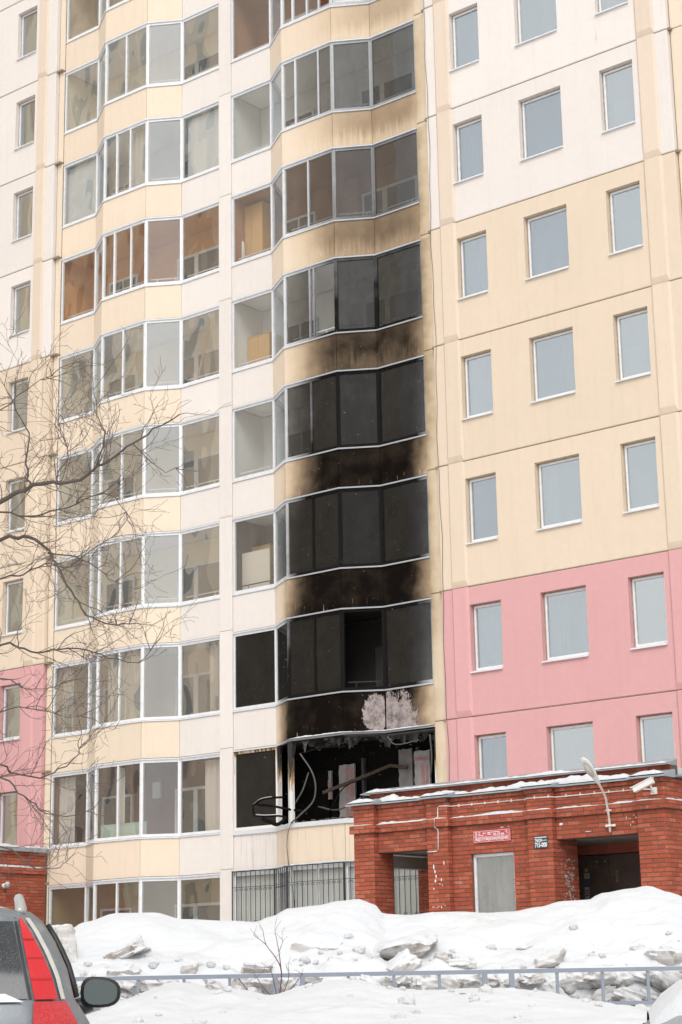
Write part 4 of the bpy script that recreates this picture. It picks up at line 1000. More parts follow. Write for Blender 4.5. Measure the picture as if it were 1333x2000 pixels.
cp = [(1.13, 4.09), (1.335, 4.09), (1.382, 4.123), (1.387, 4.496), (1.36, 4.53), (1.36, 4.70), (1.387, 4.73), (1.394, 4.915), (1.422, 4.934), (1.60, 4.925)]
pts = [Vector((x, FYP-0.012-(0.068 if 4.52 < z < 4.71 else 0), z)) for x, z in cp]
pts += [Vector((1.62, PYP-0.012, 4.924)), Vector((3.39, PYP-0.012, 4.924)), Vector((3.41, FYP-0.012, 4.922)), Vector((3.94, FYP-0.012, 4.915)), Vector((3.96, PYP-0.012, 4.913)), Vector((5.70, PYP-0.012, 4.915)), Vector((5.76, FYP-0.012, 4.905)), Vector((6.03, FYP-0.014, 4.88))]
e = empty('cable_conduit', (1.13, -3.4, 4.09)); tag(e, 'thin white cable conduit clipped along the porch brickwork', 'conduit')
o3 = Vector((1.13, -3.4, 4.09)); MB().tube([p-o3 for p in pts], 0.011, 6).obj('tube', m_conduit, e, True)
for x in [1.2+0.3*i for i in range(16)]:
    if x > 1.62:
        yy = FYP if (3.41 < x < 3.94 or x > 5.75) else PYP
        MB().box((x-1.13-0.008, yy-0.026+3.4, 0.81), (x-1.13+0.008, yy-0.001+3.4, 0.86)).obj('clip', m_conduit, e)

m_sred = simple('red_sign', (0.50, 0.045, 0.07), 0.5, 0.08, 6); m_swhite = simple('sign_white', (0.80, 0.79, 0.78), 0.6, 0.08, 12); m_sblue = simple('slate_sign', (0.035, 0.06, 0.085), 0.5, 0.1, 8)
sg = MB().box((0, 0, 0), (0.84, 0.012, 0.222)).obj('warning_sign', m_sred, None, loc=(2.12, PYP-0.03, 4.197)); tag(sg, 'red sign with white lettering above the porch window', 'sign')
TX = (math.pi/2, 0, 0)
def tline(x0, z0, x1, z1, w=0.005): return MB().box((min(x0, x1)-w/2, -0.003, min(z0, z1)-w/2), (max(x0, x1)+w/2, -0.0005, max(z0, z1)+w/2))
for l_ in ((0.012, 0.012, 0.828, 0.012), (0.012, 0.21, 0.828, 0.21), (0.012, 0.017, 0.012, 0.205), (0.828, 0.017, 0.828, 0.205), (0.017, 0.105, 0.823, 0.105), (0.29, 0.11, 0.29, 0.205)): tline(*l_).obj('border', m_swhite, sg)
text('lettering', 'ВЕДЕТСЯ ВИДЕОНАБЛЮДЕНИЕ!', 0.075, m_swhite, sg, (0.045, -0.002, 0.037), TX, 0.75, 0.0015)
text('lettering', '93-77-66', 0.06, m_swhite, sg, (0.45, -0.002, 0.118), TX, 0.25, 0.0015)
text('lettering', '№1', 0.045, m_swhite, sg, (0.215, -0.002, 0.15), TX, 0.05, 0.001)
for x, z, w in ((0.325, 0.175, 0.28), (0.325, 0.135, 0.09), (0.115, 0.18, 0.05), (0.115, 0.152, 0.05), (0.115, 0.125, 0.12), (0.325, 0.158, 0.06)): MB().box((x, -0.003, z), (x+w, -0.0005, z+0.011)).obj('small_print', m_swhite, sg)
for i in range(5): MB().box((0.035+0.012*(i % 2), -0.003, 0.118+0.018*i), (0.085+0.008*(i % 3), -0.0005, 0.126+0.018*i)).obj('emblem', m_swhite, sg)
mb = MB()
for p, r in (((0.735, 0.18), 0.014), ((0.765, 0.185), 0.012)):
    mb.tube([(p[0]+r*math.cos(i/8*6.283), -0.002, p[1]+r*math.sin(i/8*6.283)) for i in range(9)], 0.003, 4)
mb.tube([(0.745, -0.002, 0.165), (0.80, -0.002, 0.125)], 0.003, 4).tube([(0.76, -0.002, 0.17), (0.73, -0.002, 0.125)], 0.003, 4).tube([(0.79, -0.002, 0.17), (0.81, -0.002, 0.14)], 0.003, 4).obj('emblem', m_swhite, sg)
tx = MB().box((0, 0, 0), (0.285, 0.012, 0.212)).obj('taxi_sign', m_sblue, None, loc=(3.556, FYP-0.02, 4.004)); tag(tx, 'small dark sign with a taxi phone number on the third porch pier', 'sign')
text('lettering', '715-000', 0.115, m_swhite, tx, (0.012, -0.002, 0.022), TX, 0.262, 0.003)
text('lettering', 'ТАКСИ', 0.07, m_swhite, tx, (0.012, -0.002, 0.118), TX, 0.15, 0.002)
MB().box((0.17, -0.003, 0.135), (0.27, -0.0005, 0.145)).obj('small_print', m_swhite, tx); MB().box((0.012, -0.003, 0.188), (0.273, -0.0005, 0.202)).obj('small_print', m_swhite, tx)
# torn poster scraps
def scraps(name, label, spots, plane, mat, seed):
    rr = random.Random(seed); mb = MB()
    for (a, z, w, h) in spots:
        n = rr.randint(6, 9); pts = []
        for i in range(n):
            t_ = 2*math.pi*i/n; r = rr.uniform(0.55, 1.0); pts.append((a+w/2*r*math.cos(t_), z+h/2*r*math.sin(t_)))
        k = len(mb.v)
        if plane[0] == 'y': mb.v += [(p, plane[1]-0.002, z_) for p, z_ in pts]+[(p, plane[1]+0.004, z_) for p, z_ in pts]
        else: mb.v += [(plane[1]+0.002, p, z_) for p, z_ in pts]+[(plane[1]-0.004, p, z_) for p, z_ in pts]
        mb.f += [tuple(range(k+n-1, k-1, -1)) if plane[0] == 'y' else tuple(range(k, k+n))]+[(k+i, k+(i+1) % n, k+n+(i+1) % n, k+n+i) for i in range(n)]
    return tag(mb.obj(name, mat), label, None, kind='stuff')
rr = random.Random(12)
scraps('poster_scraps', 'white scraps of torn notices on the second porch pier', [(1.25, 3.80, 0.03, 0.13), (1.275, 3.72, 0.035, 0.10), (1.30, 3.63, 0.035, 0.10), (1.28, 3.54, 0.06, 0.09), (1.26, 3.48, 0.05, 0.03), (1.49, 3.86, 0.025, 0.10), (1.51, 3.79, 0.025, 0.07), (1.42, 3.56, 0.03, 0.07), (1.38, 3.48, 0.05, 0.025), (1.44, 3.46, 0.03, 0.03), (1.24, 3.40, 0.03, 0.05)]+[(rr.uniform(1.2, 1.5), rr.uniform(3.04, 3.08), rr.uniform(0.02, 0.05), rr.uniform(0.015, 0.03)) for _ in range(10)], ('y', FYP), m_swhite, 5)
scraps('poster_scraps', 'white scraps of torn notices over the inner cheek of the doorway', [(rr.uniform(-3.02, -2.72), rr.uniform(2.95, 3.85), rr.uniform(0.03, 0.12), rr.uniform(0.02, 0.07)) for _ in range(46)]+[(rr.uniform(-3.2, -2.7), rr.uniform(3.0, 4.05), rr.uniform(0.02, 0.05), rr.uniform(0.01, 0.03)) for _ in range(40)], ('x', 3.94), simple('dingy_paper', (0.42, 0.38, 0.36), 0.9, 0.3, 10), 6)
scraps('poster_scraps', 'white paint traces above the porch doorway', [(5.42, 4.44, 0.012, 0.09), (5.50, 4.42, 0.02, 0.04), (5.55, 4.36, 0.03, 0.03), (5.62, 4.43, 0.02, 0.06), (5.50, 4.31, 0.012, 0.06), (5.58, 4.47, 0.05, 0.012), (4.05, 4.42, 0.10, 0.06), (4.62, 4.25, 0.16, 0.015)], ('y', PYP), m_swhite, 7)
scraps('poster_scraps', 'white paint mark on the brick above the red warning sign', [(2.75, 4.455, 0.12, 0.02), (2.9, 4.46, 0.06, 0.015)], ('y', PYP), m_swhite, 8)
def notice(x0, x1, z0, z1, col, label):
    o = MB().box((0, 0, 0), (x1-x0, 0.004, z1-z0)).obj('paper_notice', simple('notice_paper', col, 0.8, 0.1, 12), None, loc=(x0, -1.222, z0)); tag(o, label, 'notice')
    for i in range(3):
        zz = (z1-z0)*(0.25+0.22*i); MB().box((0.01, -0.003, zz), (x1-x0-0.012, -0.0004, zz+(z1-z0)*0.09)).obj('print', m_sblue, o)
notice(3.20, 3.32, 3.56, 3.66, (0.55, 0.56, 0.58), 'white paper notice with blue print in the middle of the dark doorway')
notice(3.20, 3.31, 3.45, 3.54, (0.14, 0.16, 0.22), 'dark blue notice below the white one in the doorway')
notice(3.20, 3.30, 3.18, 3.40, (0.45, 0.44, 0.43), 'torn grey paper low on the dark street door')
notice(3.90, 3.95, 3.46, 3.68, (0.28, 0.24, 0.10), 'narrow yellowish notice on the dark street door')
o = MB().prism([(0, 0), (0.05, 0), (0.07, 0.003), (0.05, 0.006), (0, 0.006)], 0, 0.07).obj('yellow_sticker', simple('yellow_paper', (0.55, 0.36, 0.04), 0.7, 0.1, 9), None, loc=(3.22, -1.222, 3.68)); tag(o, 'small yellow sticker at the top of the door notices', 'sticker')
# cable hanging along the vertical joint
cb = [Vector((-0.735+0.02*math.sin(z*1.3)+0.012*math.sin(z*4.1), WY-0.012, z)) for z in [5.2+0.25*i for i in range(100)]]
tag(MB().tube(cb, 0.007, 4, False).obj('cable', m_cable), 'thin dark cable hanging down the joint beside the burnt column', 'cable')
#PART3
# ------------------------------------------------------------------ the block across the yard, mirrored in the panes
def far_block(loc, w, dp, h, floors, col, label, nwin):
    e = empty('opposite_block', loc); tag(e, label, 'building')
    MB().box((-w, -dp, -0.5), (0, 0, h)).obj('wall', simple('block_render', col, 0.9, 0.12, 0.25), e)
    MB().box((-w-0.4, -dp-0.4, h+0.01), (0.4, 0.4, h+0.5)).obj('roof', m_snow, e)
    me_ = MB().box((-0.8, 0, 0), (0.8, 0.06, 1.55)).mesh('window', m_dark_pane); mf = MB().box((-0.9, -0.02, -0.1), (0.9, 0.03, 1.65)).mesh('window_frame', m_pvc)
    pm = MB().box((-1.9, 0, 0), (-1.4, 0.12, h-0.3)).mesh('pilaster', simple('block_band', tuple(min(1, v*1.35) for v in col), 0.9, 0.1, 0.5))
    for c_ in range(nwin):
        x_ = -w*(c_+0.5)/nwin
        link('pilaster', pm, e, (x_, 0.0, 0.0))
        for f_ in range(floors):
            o_ = link('window', me_, e, (x_, 0.0, 1.6+2.8*f_)); link('window_frame', mf, o_)
    return e
far_block((-4, -50, 0), 23.5, 12, 12.0, 4, (0.56, 0.43, 0.29), 'low tan block across the yard, mirrored in the lowest panes', 7)
far_block((-31.5, -25, 0), 46, 14, 52.0, 18, (0.74, 0.58, 0.42), 'tall peach block beside the yard, mirrored in the outer bay panes', 11)

# ------------------------------------------------------------------ snow banks
CREST = [(-4.04, 2.31), (-3.79, 2.36), (-3.52, 2.36), (-3.33, 2.45), (-2.94, 2.55), (-2.48, 2.55), (-2.09, 2.46), (-1.51, 2.43), (-1.18, 2.41), (-0.98, 2.47), (-0.75, 2.57), (-0.39, 2.6), (-0.13, 2.65), (0.13, 2.67), (0.32, 2.61), (0.45, 2.48), (0.78, 2.46), (1.1, 2.49), (1.43, 2.49), (1.75, 2.47), (2.08, 2.48), (2.41, 2.53), (2.74, 2.6), (3.07, 2.61), (3.23, 2.69), (3.6, 2.74), (3.81, 2.77), (4.05, 2.69), (4.26, 2.62)]
FRONT = [(-3.3, 1.27), (-2.7, 1.27), (-2.39, 1.37), (-2.19, 1.49), (-1.93, 1.59), (-1.78, 1.65), (-1.57, 1.63), (-1.36, 1.55), (-1.21, 1.58), (-1.05, 1.55), (-0.79, 1.5), (-0.43, 1.59), (-0.22, 1.63), (0.09, 1.64), (0.4, 1.55), (0.76, 1.52), (1.12, 1.53), (1.53, 1.53), (1.94, 1.49), (2.25, 1.41), (2.66, 1.33), (2.99, 1.28), (3.34, 1.26)]
def prof(tab, l, drift):
    if l <= tab[0][0]: return tab[0][1]+drift*mnoise.noise(Vector((l*0.7, 3, 1)))
    if l >= tab[-1][0]: return tab[-1][1]+drift*mnoise.noise(Vector((l*0.7, 8, 1)))
    for (a, za), (b, zb) in zip(tab[:-1], tab[1:]):
        if a <= l <= b:
            t = (l-a)/(b-a); t = t*t*(3-2*t); return za+(zb-za)*t
def sm(t): t = min(1, max(0, t)); return t*t*(3-2*t)
def lump(l, d, f, s): return mnoise.noise(Vector((l*f+s, d*f, s*1.7)))
def rear_z(l, d):
    zc = prof(CREST, l, 0.25)
    if d <= 24.5:
        t = (d-21.55)/2.95
        e = 0.0 if t < 0 else (0.42*sm(t/0.16)+0.58*sm((t-0.05)/0.95))
        z = 1.22+(zc-1.22)*e
        fade = 1-sm((d-23.2)/1.2)
        z += fade*(0.10*lump(l, d, 1.5, 3)+0.05*max(0, lump(l, d, 3.4, 9))-0.05*max(0, lump(l, d, 4.5, 20)))
        z += (1-sm((d-24)/0.5))*(0.022*lump(l, d, 8, 5)+0.012*lump(l, d, 19, 8))
        kk = 1-sm((d-22.0)/0.9); z += kk*(0.09*abs(lump(l, d, 3.1, 15))-0.07*max(0, lump(l, d, 6.5, 2))+0.03*lump(l, d, 14, 3))
    else:
        z = zc-(zc-1.35)*sm((d-24.6)/3.9)+0.05*lump(l, d, 1.2, 5)*sm((d-24.7)/1.0)
    edge = sm((9.5-abs(l))/1.5)
    return (0.9+(z-0.9)*edge)
def front_z(l, d):
    zc = prof(FRONT, l, 0.12)
    z15 = min(1.24, zc-0.05)
    if d < 15.3: z = 0.1+(z15-0.1)*sm((d-13.6)/1.7)
    elif d < 19.6: z = z15+(zc-z15)*sm((d-15.3)/4.3)
    else: z = zc-(zc-1.16)*sm((d-19.6)/1.4)
    if d < 19.2:
        k = sm((19.2-d)/1.0); z += k*(0.045*lump(l, d, 1.4, 2)+0.022*lump(l, d, 3.6, 6)+0.03*max(0, lump(l, d, 5.0, 11)-0.15))
    z += 0.010*lump(l, d, 11, 4)+0.006*lump(l, d, 24, 9)
    edge = sm((9.5-abs(l))/1.5)
    return 0.05+(z-0.05)*edge
def fr(a, b, n): return [a+(b-a)*i/n for i in range(n+1)]
rb = sheet('snow_bank', fr(-9.5, 9.5, 270), fr(21.45, 23.2, 50)+fr(23.2, 24.9, 36)[1:]+fr(24.9, 29, 24)[1:], rear_z, m_snowd)
tag(rb, 'tall ploughed snow bank behind the grey railing', 'snow bank')
fb = sheet('snow_bank', fr(-9.5, 9.5, 270), fr(13.5, 15.2, 14)+fr(15.2, 21.2, 110)[1:], front_z, m_snowd)
tag(fb, 'low smooth snow bank in front of the grey railing', 'snow bank')

# blocks of ploughed snow
def block_mesh(seed, w, dp, h, p=7.0, rough=1.0):
    rr = random.Random(seed); bm = bmesh.new(); bmesh.ops.create_cube(bm, size=2.0)
    bmesh.ops.subdivide_edges(bm, edges=bm.edges[:], cuts=9, use_grid_fill=True)
    cuts = [(Vector((rr.uniform(-1, 1), rr.uniform(-1, 1), rr.uniform(-0.6, 0.6))).normalized(), rr.uniform(0.72, 1.0)) for _ in range(7)]
    sk = (rr.uniform(-0.25, 0.25), rr.uniform(-0.2, 0.2))
    for v in bm.verts:
        c = v.co.copy(); q = (abs(c.x)**p+abs(c.y)**p+abs(c.z)**p)**(1/p); c = c/q
        for n_, o_ in cuts:
            e = c.dot(n_)-o_
            if e > 0: c = c-n_*e
        c.x += sk[0]*c.z; c.y += sk[1]*c.z
        strat = 0.06*mnoise.noise(Vector((seed, c.z*3.5, 0)))*(1 if abs(c.z) < 0.85 else 0)
        f = 1+strat+rough*(0.13*mnoise.noise(c*1.9+Vector((seed, 0, 0)))+0.07*mnoise.noise(c*5+Vector((0, seed, 0)))+0.045*mnoise.noise(c*12+Vector((0, 0, seed))))
        v.co = Vector((c.x*w/2*f, c.y*dp/2*f, c.z*h/2*f))
    me = bpy.data.meshes.new('snow_block'); bm.to_mesh(me); bm.free(); me.materials.append(m_chunk); me.shade_smooth()
    me.set_sharp_from_angle(angle=math.radians(32)); return me
BLK = {
 'S1': (0.62, 22.60, 1.99, 0.86, 0.24, -13, 'largest grey edged snow slab jutting from the bank behind the railing'),
 'S2': (-0.40, 22.70, 1.98, 0.58, 0.20, -2, 'wide snow slab with a dirty edge jutting above the bare twigs'),
 'S3': (0.60, 22.00, 1.80, 0.37, 0.20, -40, 'tilted dirty snow block under the largest slab'),
 'S4': (-2.77, 22.70, 1.95, 0.74, 0.13, -24, 'long thin snow slab slanting up in the bank behind the car mirror'),
 'S5': (-2.58, 23.00, 2.09, 0.28, 0.12, -38, 'steep thin snow plate above the long slanting slab'),
 'S6': (-2.55, 21.95, 1.77, 0.36, 0.14, -12, 'brown layered snow block just above the rail behind the mirror'),
 'S7': (-3.36, 22.60, 2.06, 0.33, 0.50, 0, 'tall upright snow block beside the parked car'),
 'S8': (3.59, 22.00, 1.80, 0.56, 0.24, 4, 'big rounded snow boulder resting above the rail near the snowy car'),
 'S9': (2.08, 22.80, 1.97, 0.22, 0.08, 5, 'small dark bottomed snow lump alone in the middle of the bank'),
 'S10': (-1.06, 22.00, 1.79, 0.40, 0.12, 4, 'flat dirty snow block above the rail near the bare twigs'),
 'S11': (1.08, 22.20, 1.88, 0.22, 0.13, 8, 'small snow lump at the end of the largest slab'),
 'S12': (1.29, 22.00, 1.81, 0.33, 0.11, -4, 'low pale snow lump just above the rail past the largest slab'),
 'S15': (2.28, 22.00, 1.83, 0.38, 0.17, -14, 'pale broken snow slab leaning above the rail'),
 'S16': (0.26, 24.10, 2.42, 0.22, 0.08, -5, 'small yellowish snow lump near the crest by the porch corner'),
 'S17': (3.90, 24.30, 2.62, 0.22, 0.07, -3, 'small grey lump near the highest crest of the bank'),
 'S18': (4.03, 24.00, 2.45, 0.30, 0.09, -8, 'flat yellowish lump below the highest crest'),
 'S13': (3.68, 23.60, 2.22, 0.14, 0.05, -8, 'tiny dark chip in the smooth slope of the bank'),
 'S19': (-1.82, 22.00, 1.80, 0.20, 0.10, -10, 'cracked snow lump above the rail beyond the car mirror'),
 'F1': (0.03, 19.20, 1.52, 0.30, 0.15, -8, 'rounded dirty snow block in front of the railing'),
 'F2': (0.23, 19.40, 1.57, 0.30, 0.10, 38, 'thin dark edged snow plate leaning on a rounded block'),
 'F3': (-0.08, 19.50, 1.60, 0.18, 0.07, 0, 'small pale snow lump left of the leaning plate'),
 'F4': (1.28, 18.60, 1.38, 0.56, 0.17, 2, 'wide flat snow slab half sunk in the near bank'),
 'F5': (1.62, 18.80, 1.42, 0.34, 0.10, 34, 'slanting snow plate beside the half sunk slab'),
 'F6': (0.37, 17.40, 1.26, 0.07, 0.10, 75, 'tiny upright snow chip in the near bank'),
 'F7': (1.73, 17.00, 1.25, 0.13, 0.07, 10, 'small snow crumb at the bottom of the near bank'),
}
for i, (k_, (l, d, z, w, h, tilt, lab)) in enumerate(BLK.items()):
    o = link('snow_block', block_mesh(100+i, w, max(0.14, w*0.85), h*1.12), None, yard(l, d+max(0.14, w*0.85)*(0.12 if d > 21 else 0.05), z))
    o.rotation_euler = (math.radians(random.Random(i).uniform(-4, 10)), math.radians(tilt), math.atan2(HR.y, HR.x)+random.Random(i+50).uniform(-0.15, 0.15))
    tag(o, lab, 'snow block', 'broken blocks of ploughed snow')
rr = random.Random(21)
shared = [block_mesh(300+i, 1, 0.8, 0.72, 4.0, 1.5) for i in range(9)]
l = -4.3; cnt_ = 0
ORD = lambda n: '%d%s' % (n, 'th' if 10 < n % 100 < 14 else {1: 'st', 2: 'nd', 3: 'rd'}.get(n % 10, 'th'))
while l < 4.6:
    cnt_ += 1
    for row in range(2):
        w = rr.uniform(0.20, 0.40); o = link('snow_lump', shared[rr.randrange(9)], None, yard(l+rr.uniform(-0.08, 0.08), 21.62+0.12*row+rr.uniform(-0.06, 0.1), 1.38+0.24*row+rr.uniform(-0.06, 0.06)))
        o.scale = (w, w*rr.uniform(0.7, 1.1), w*rr.uniform(0.55, 1.0)); o.rotation_euler = (rr.uniform(-0.5, 0.3), rr.uniform(-0.6, 0.6), math.atan2(HR.y, HR.x)+rr.uniform(-0.5, 0.5))
        tag(o, '%s dirty snow lump behind the railing counted from the parked car, %s row' % (ORD(cnt_), ('lower', 'upper')[row]), 'snow lump', 'dirty snow lumps behind the railing')
    l += rr.uniform(0.20, 0.33)

# crumbs broken off the blocks
m_crumb = simple('crumb_snow', (0.58, 0.58, 0.585), 0.8, 0.16, 5.0, 0.3)
cm_ = MB(); rr = random.Random(44); pr_ = [block_mesh(500+i, 1, 0.9, 0.7, 3.5, 1.6) for i in range(4)]
for i_ in range(170):
    if rr.random() < 0.6: l_, d_ = rr.uniform(-4.3, 4.6), 21.7+abs(rr.gauss(0, 0.45)); z_ = rear_z(l_, d_)
    else: l_, d_ = rr.uniform(-3.2, 3.8), rr.uniform(16.0, 20.6); z_ = front_z(l_, d_)
    sc_ = rr.uniform(0.03, 0.10)*(1.6 if rr.random() < 0.12 else 1); me_ = pr_[rr.randrange(4)]
    R_ = Matrix.Rotation(rr.uniform(0, 6.28), 3, 'Z') @ Matrix.Rotation(rr.uniform(-0.6, 0.6), 3, 'X'); c_ = yard(l_, d_, z_+sc_*0.08); k_ = len(cm_.v)
    cm_.v += [tuple(R_ @ (v.co*sc_)+c_) for v in me_.vertices]; cm_.f += [tuple(k_+i for i in p_.vertices) for p_ in me_.polygons]
tag(cm_.obj('snow_crumbs', m_crumb, None, True), 'small broken crumbs of dirty snow strewn over both banks', None, kind='stuff')

# ------------------------------------------------------------------ railing
m_rail = simple('grey_blue_paint', (0.24, 0.27, 0.32), 0.55, 0.12, 8)
RA = empty('street_railing', yard(-2.31, 21.2, 1.0)); RA.rotation_euler = (0, 0, 0.712)
tag(RA, 'grey painted metal railing half buried between two snow banks', 'railing')
zt = 0.73
def rbox(name, a, b): return MB().box(a, b).obj(name, m_rail, RA)
T0 = -2.5-0.297-0.003
for s in range(-1, 4):
    t0 = s*2.297-0.5; base = t0
    rbox('top_rail', (t0-0.148, -0.026, zt-0.044), (t0+2.148, 0.026, zt))
    rbox('lower_rail', (t0+0.03, -0.018, zt-0.40), (t0+1.97, 0.018, zt-0.36))
    for j in range(5):
        x = t0+0.5*j
        if j in (0, 4): rbox('post', (x-0.03, -0.024, -0.9), (x+0.028, 0.024, zt-0.045))
        else: rbox('baluster', (x-0.017, -0.015, zt-0.359), (x+0.017, 0.015, zt-0.045))
    for x0_, x1_ in ((t0+0.05, t0+1.95), (t0+1.95, t0+0.05)):
        yo = 0.006 if x0_ < x1_ else -0.006
        MB().tube([(x0_, yo, zt-0.95), (x1_, yo, zt-0.41)], 0.016, 4).obj('brace', m_rail, RA)
    ridge_pts = [RA.location+Matrix.Rotation(0.712, 3, 'Z') @ Vector((t0+q_, 0, zt)) for q_ in (-0.1, 0.9, 2.1)]
    if s in (0, 2): ridge('snow_on_rail', ridge_pts, 0.04, 0.014, 'thin line of snow on the rail, %s stretch' % ('near the twigs' if s == 0 else 'by the snowy car'), 60+s)

# ------------------------------------------------------------------ bare tree at the edge of the yard
m_bark = simple('dark_bark', (0.105, 0.082, 0.070), 0.9, 0.35, 8, 0.5)
m_twig = simple('twig_bark', (0.14, 0.105, 0.092), 0.85, 0.3, 10)
LIMBS = [
 ([(-3.005, 16.04, 5.741), (-2.876, 15.94, 5.779), (-2.692, 15.85, 5.838), (-2.534, 15.75, 5.841), (-2.364, 15.66, 5.812), (-2.179, 15.56, 5.842), (-2.075, 15.46, 5.891), (-1.907, 15.37, 5.96), (-1.745, 15.27, 6.038), (-1.567, 15.18, 6.118), (-1.331, 15.08, 6.228)], 0.030, 4.6, (-4.5, 16.6, 4.9)),
 ([(-2.692, 15.85, 5.838), (-2.745, 15.9, 5.95), (-2.762, 15.92, 6.12), (-2.74, 15.93, 6.289), (-2.804, 15.86, 6.468), (-2.889, 15.78, 6.642), (-2.972, 15.7, 6.777)], 0.017, 5.2, None),
 ([(-2.075, 15.46, 5.891), (-2.03, 15.55, 6.19), (-2.09, 15.65, 6.36), (-2.13, 15.7, 6.57), (-2.15, 15.75, 6.67), (-1.965, 15.75, 6.949)], 0.011, 5.2, None),
 ([(-2.45, 15.70, 5.83), (-2.47, 15.9, 5.97), (-2.44, 16.2, 6.18), (-2.50, 16.5, 6.43), (-2.62, 16.75, 6.68), (-2.64, 17.0, 6.85)], 0.011, 5.2, None),
 ([(-1.745, 15.27, 6.038), (-1.60, 15.4, 5.90), (-1.50, 15.6, 5.88), (-1.40, 15.75, 5.96)], 0.008, 5.0, None),
 ([(-3.051, 16.34, 5.471), (-2.882, 16.28, 5.479), (-2.714, 16.23, 5.453), (-2.589, 16.18, 5.326), (-2.515, 16.12, 5.197), (-2.409, 16.07, 5.004), (-2.3, 16.02, 4.831), (-2.166, 15.96, 4.674), (-1.956, 15.91, 4.614), (-1.783, 15.85, 4.601)], 0.024, 4.6, (-4.5, 16.6, 4.7)),
 ([(-2.589, 16.18, 5.326), (-2.33, 16.05, 5.24), (-2.105, 15.78, 5.076), (-1.938, 15.69, 4.94), (-1.84, 15.59, 4.949)], 0.011, 5.0, None),
 ([(-2.966, 16.01, 4.465), (-2.829, 16.12, 4.463), (-2.689, 16.22, 4.429), (-2.499, 16.32, 4.471), (-2.275, 16.42, 4.49), (-2.161, 16.53, 4.461), (-1.944, 16.63, 4.41), (-1.795, 16.73, 4.458), (-1.659, 16.84, 4.69)], 0.014, 4.4, (-4.45, 16.6, 3.9)),
 ([(-3.05, 16.63, 3.507), (-2.967, 16.7, 3.451), (-2.719, 16.78, 3.405), (-2.559, 16.85, 3.492), (-2.425, 16.92, 3.595), (-2.373, 17.0, 3.718), (-2.223, 17.07, 3.907), (-2.108, 17.14, 4.08)], 0.013, 3.2, (-4.45, 16.6, 3.3)),
 ([(-3.042, 16.6, 3.391), (-2.868, 16.53, 3.255), (-2.697, 16.45, 3.138), (-2.524, 16.38, 3.031), (-2.236, 16.31, 3.037), (-2.057, 16.23, 3.227)], 0.013, 3.2, (-4.45, 16.6, 3.2)),
 ([(-2.936, 16.11, 2.756), (-2.739, 16.14, 2.636), (-2.639, 16.17, 2.563), (-2.444, 16.2, 2.583), (-2.402, 16.23, 2.653), (-2.378, 16.26, 2.775)], 0.010, 2.0, (-4.4, 16.6, 2.9)),
 ([(-3.053, 16.53, 4.262), (-2.875, 16.62, 4.194), (-2.679, 16.7, 4.186), (-2.5, 16.79, 4.27)], 0.010, 4.2, (-4.45, 16.6, 4.0)),
 ([(-3.123, 16.68, 5.825), (-2.87, 16.58, 5.747), (-2.622, 16.48, 5.765), (-2.378, 16.38, 5.806), (-2.136, 16.28, 5.894), (-1.962, 16.18, 5.746), (-1.835, 16.08, 5.508)], 0.014, 5.2, (-4.5, 16.6, 5.2)),
 ([(-3.055, 16.41, 5.14), (-2.857, 16.45, 5.193), (-2.66, 16.49, 5.292), (-2.435, 16.53, 5.274), (-2.167, 16.57, 5.492), (-1.941, 16.61, 5.593)], 0.013, 5.2, (-4.5, 16.6, 4.6)),
 ([(-3.079, 16.31, 6.688), (-2.883, 16.23, 6.805), (-2.688, 16.15, 6.922), (-2.538, 16.07, 6.917)], 0.010, 5.2, (-4.45, 16.6, 6.0)),
 ([(-2.998, 16.27, 3.926), (-2.759, 16.18, 3.952), (-2.477, 16.08, 3.865), (-2.156, 15.98, 3.823)], 0.010, 3.6, (-4.45, 16.6, 3.6)),
]
TR = empty('bare_tree', yard(-4.55, 16.6, 0.4)); tag(TR, 'leafless tree reaching its twigs in front of the bay from the picture edge', 'tree')
o3 = TR.location.copy()
def W(p): return yard(*p)-o3
rt = random.Random(77)
tw = MB(); NT = [0]
def grow(p, d, ln, r, lev):
    """a crooked twig with side twigs"""
    n = max(3, int(ln/0.055)); pts = [p.copy()]; rad = [r]; q = p.copy(); d = d.normalized(); step = ln/n
    for i in range(n):
        d = (d+Vector((rt.gauss(0, 0.20), rt.gauss(0, 0.20), rt.gauss(0.035, 0.18)))).normalized()
        q = q+d*step; pts.append(q.copy()); rad.append(max(0.0018, r*(1-0.75*(i+1)/n)))
        if lev > 0 and i > 0 and rt.random() < (0.55 if lev > 1 else 0.48):
            ax_ = Vector((rt.gauss(0, 1), rt.gauss(0, 1), rt.gauss(0, 1))).normalized()
            nd = (Matrix.Rotation(rt.choice((-1, 1))*rt.uniform(0.55, 1.1), 3, d.cross(ax_).normalized()) @ d)
            grow(q, nd, ln*rt.uniform(0.30, 0.62), max(0.0017, rad[-1]*0.7), lev-1)
    tw.tube(pts, rad, 3, False); NT[0] += 1
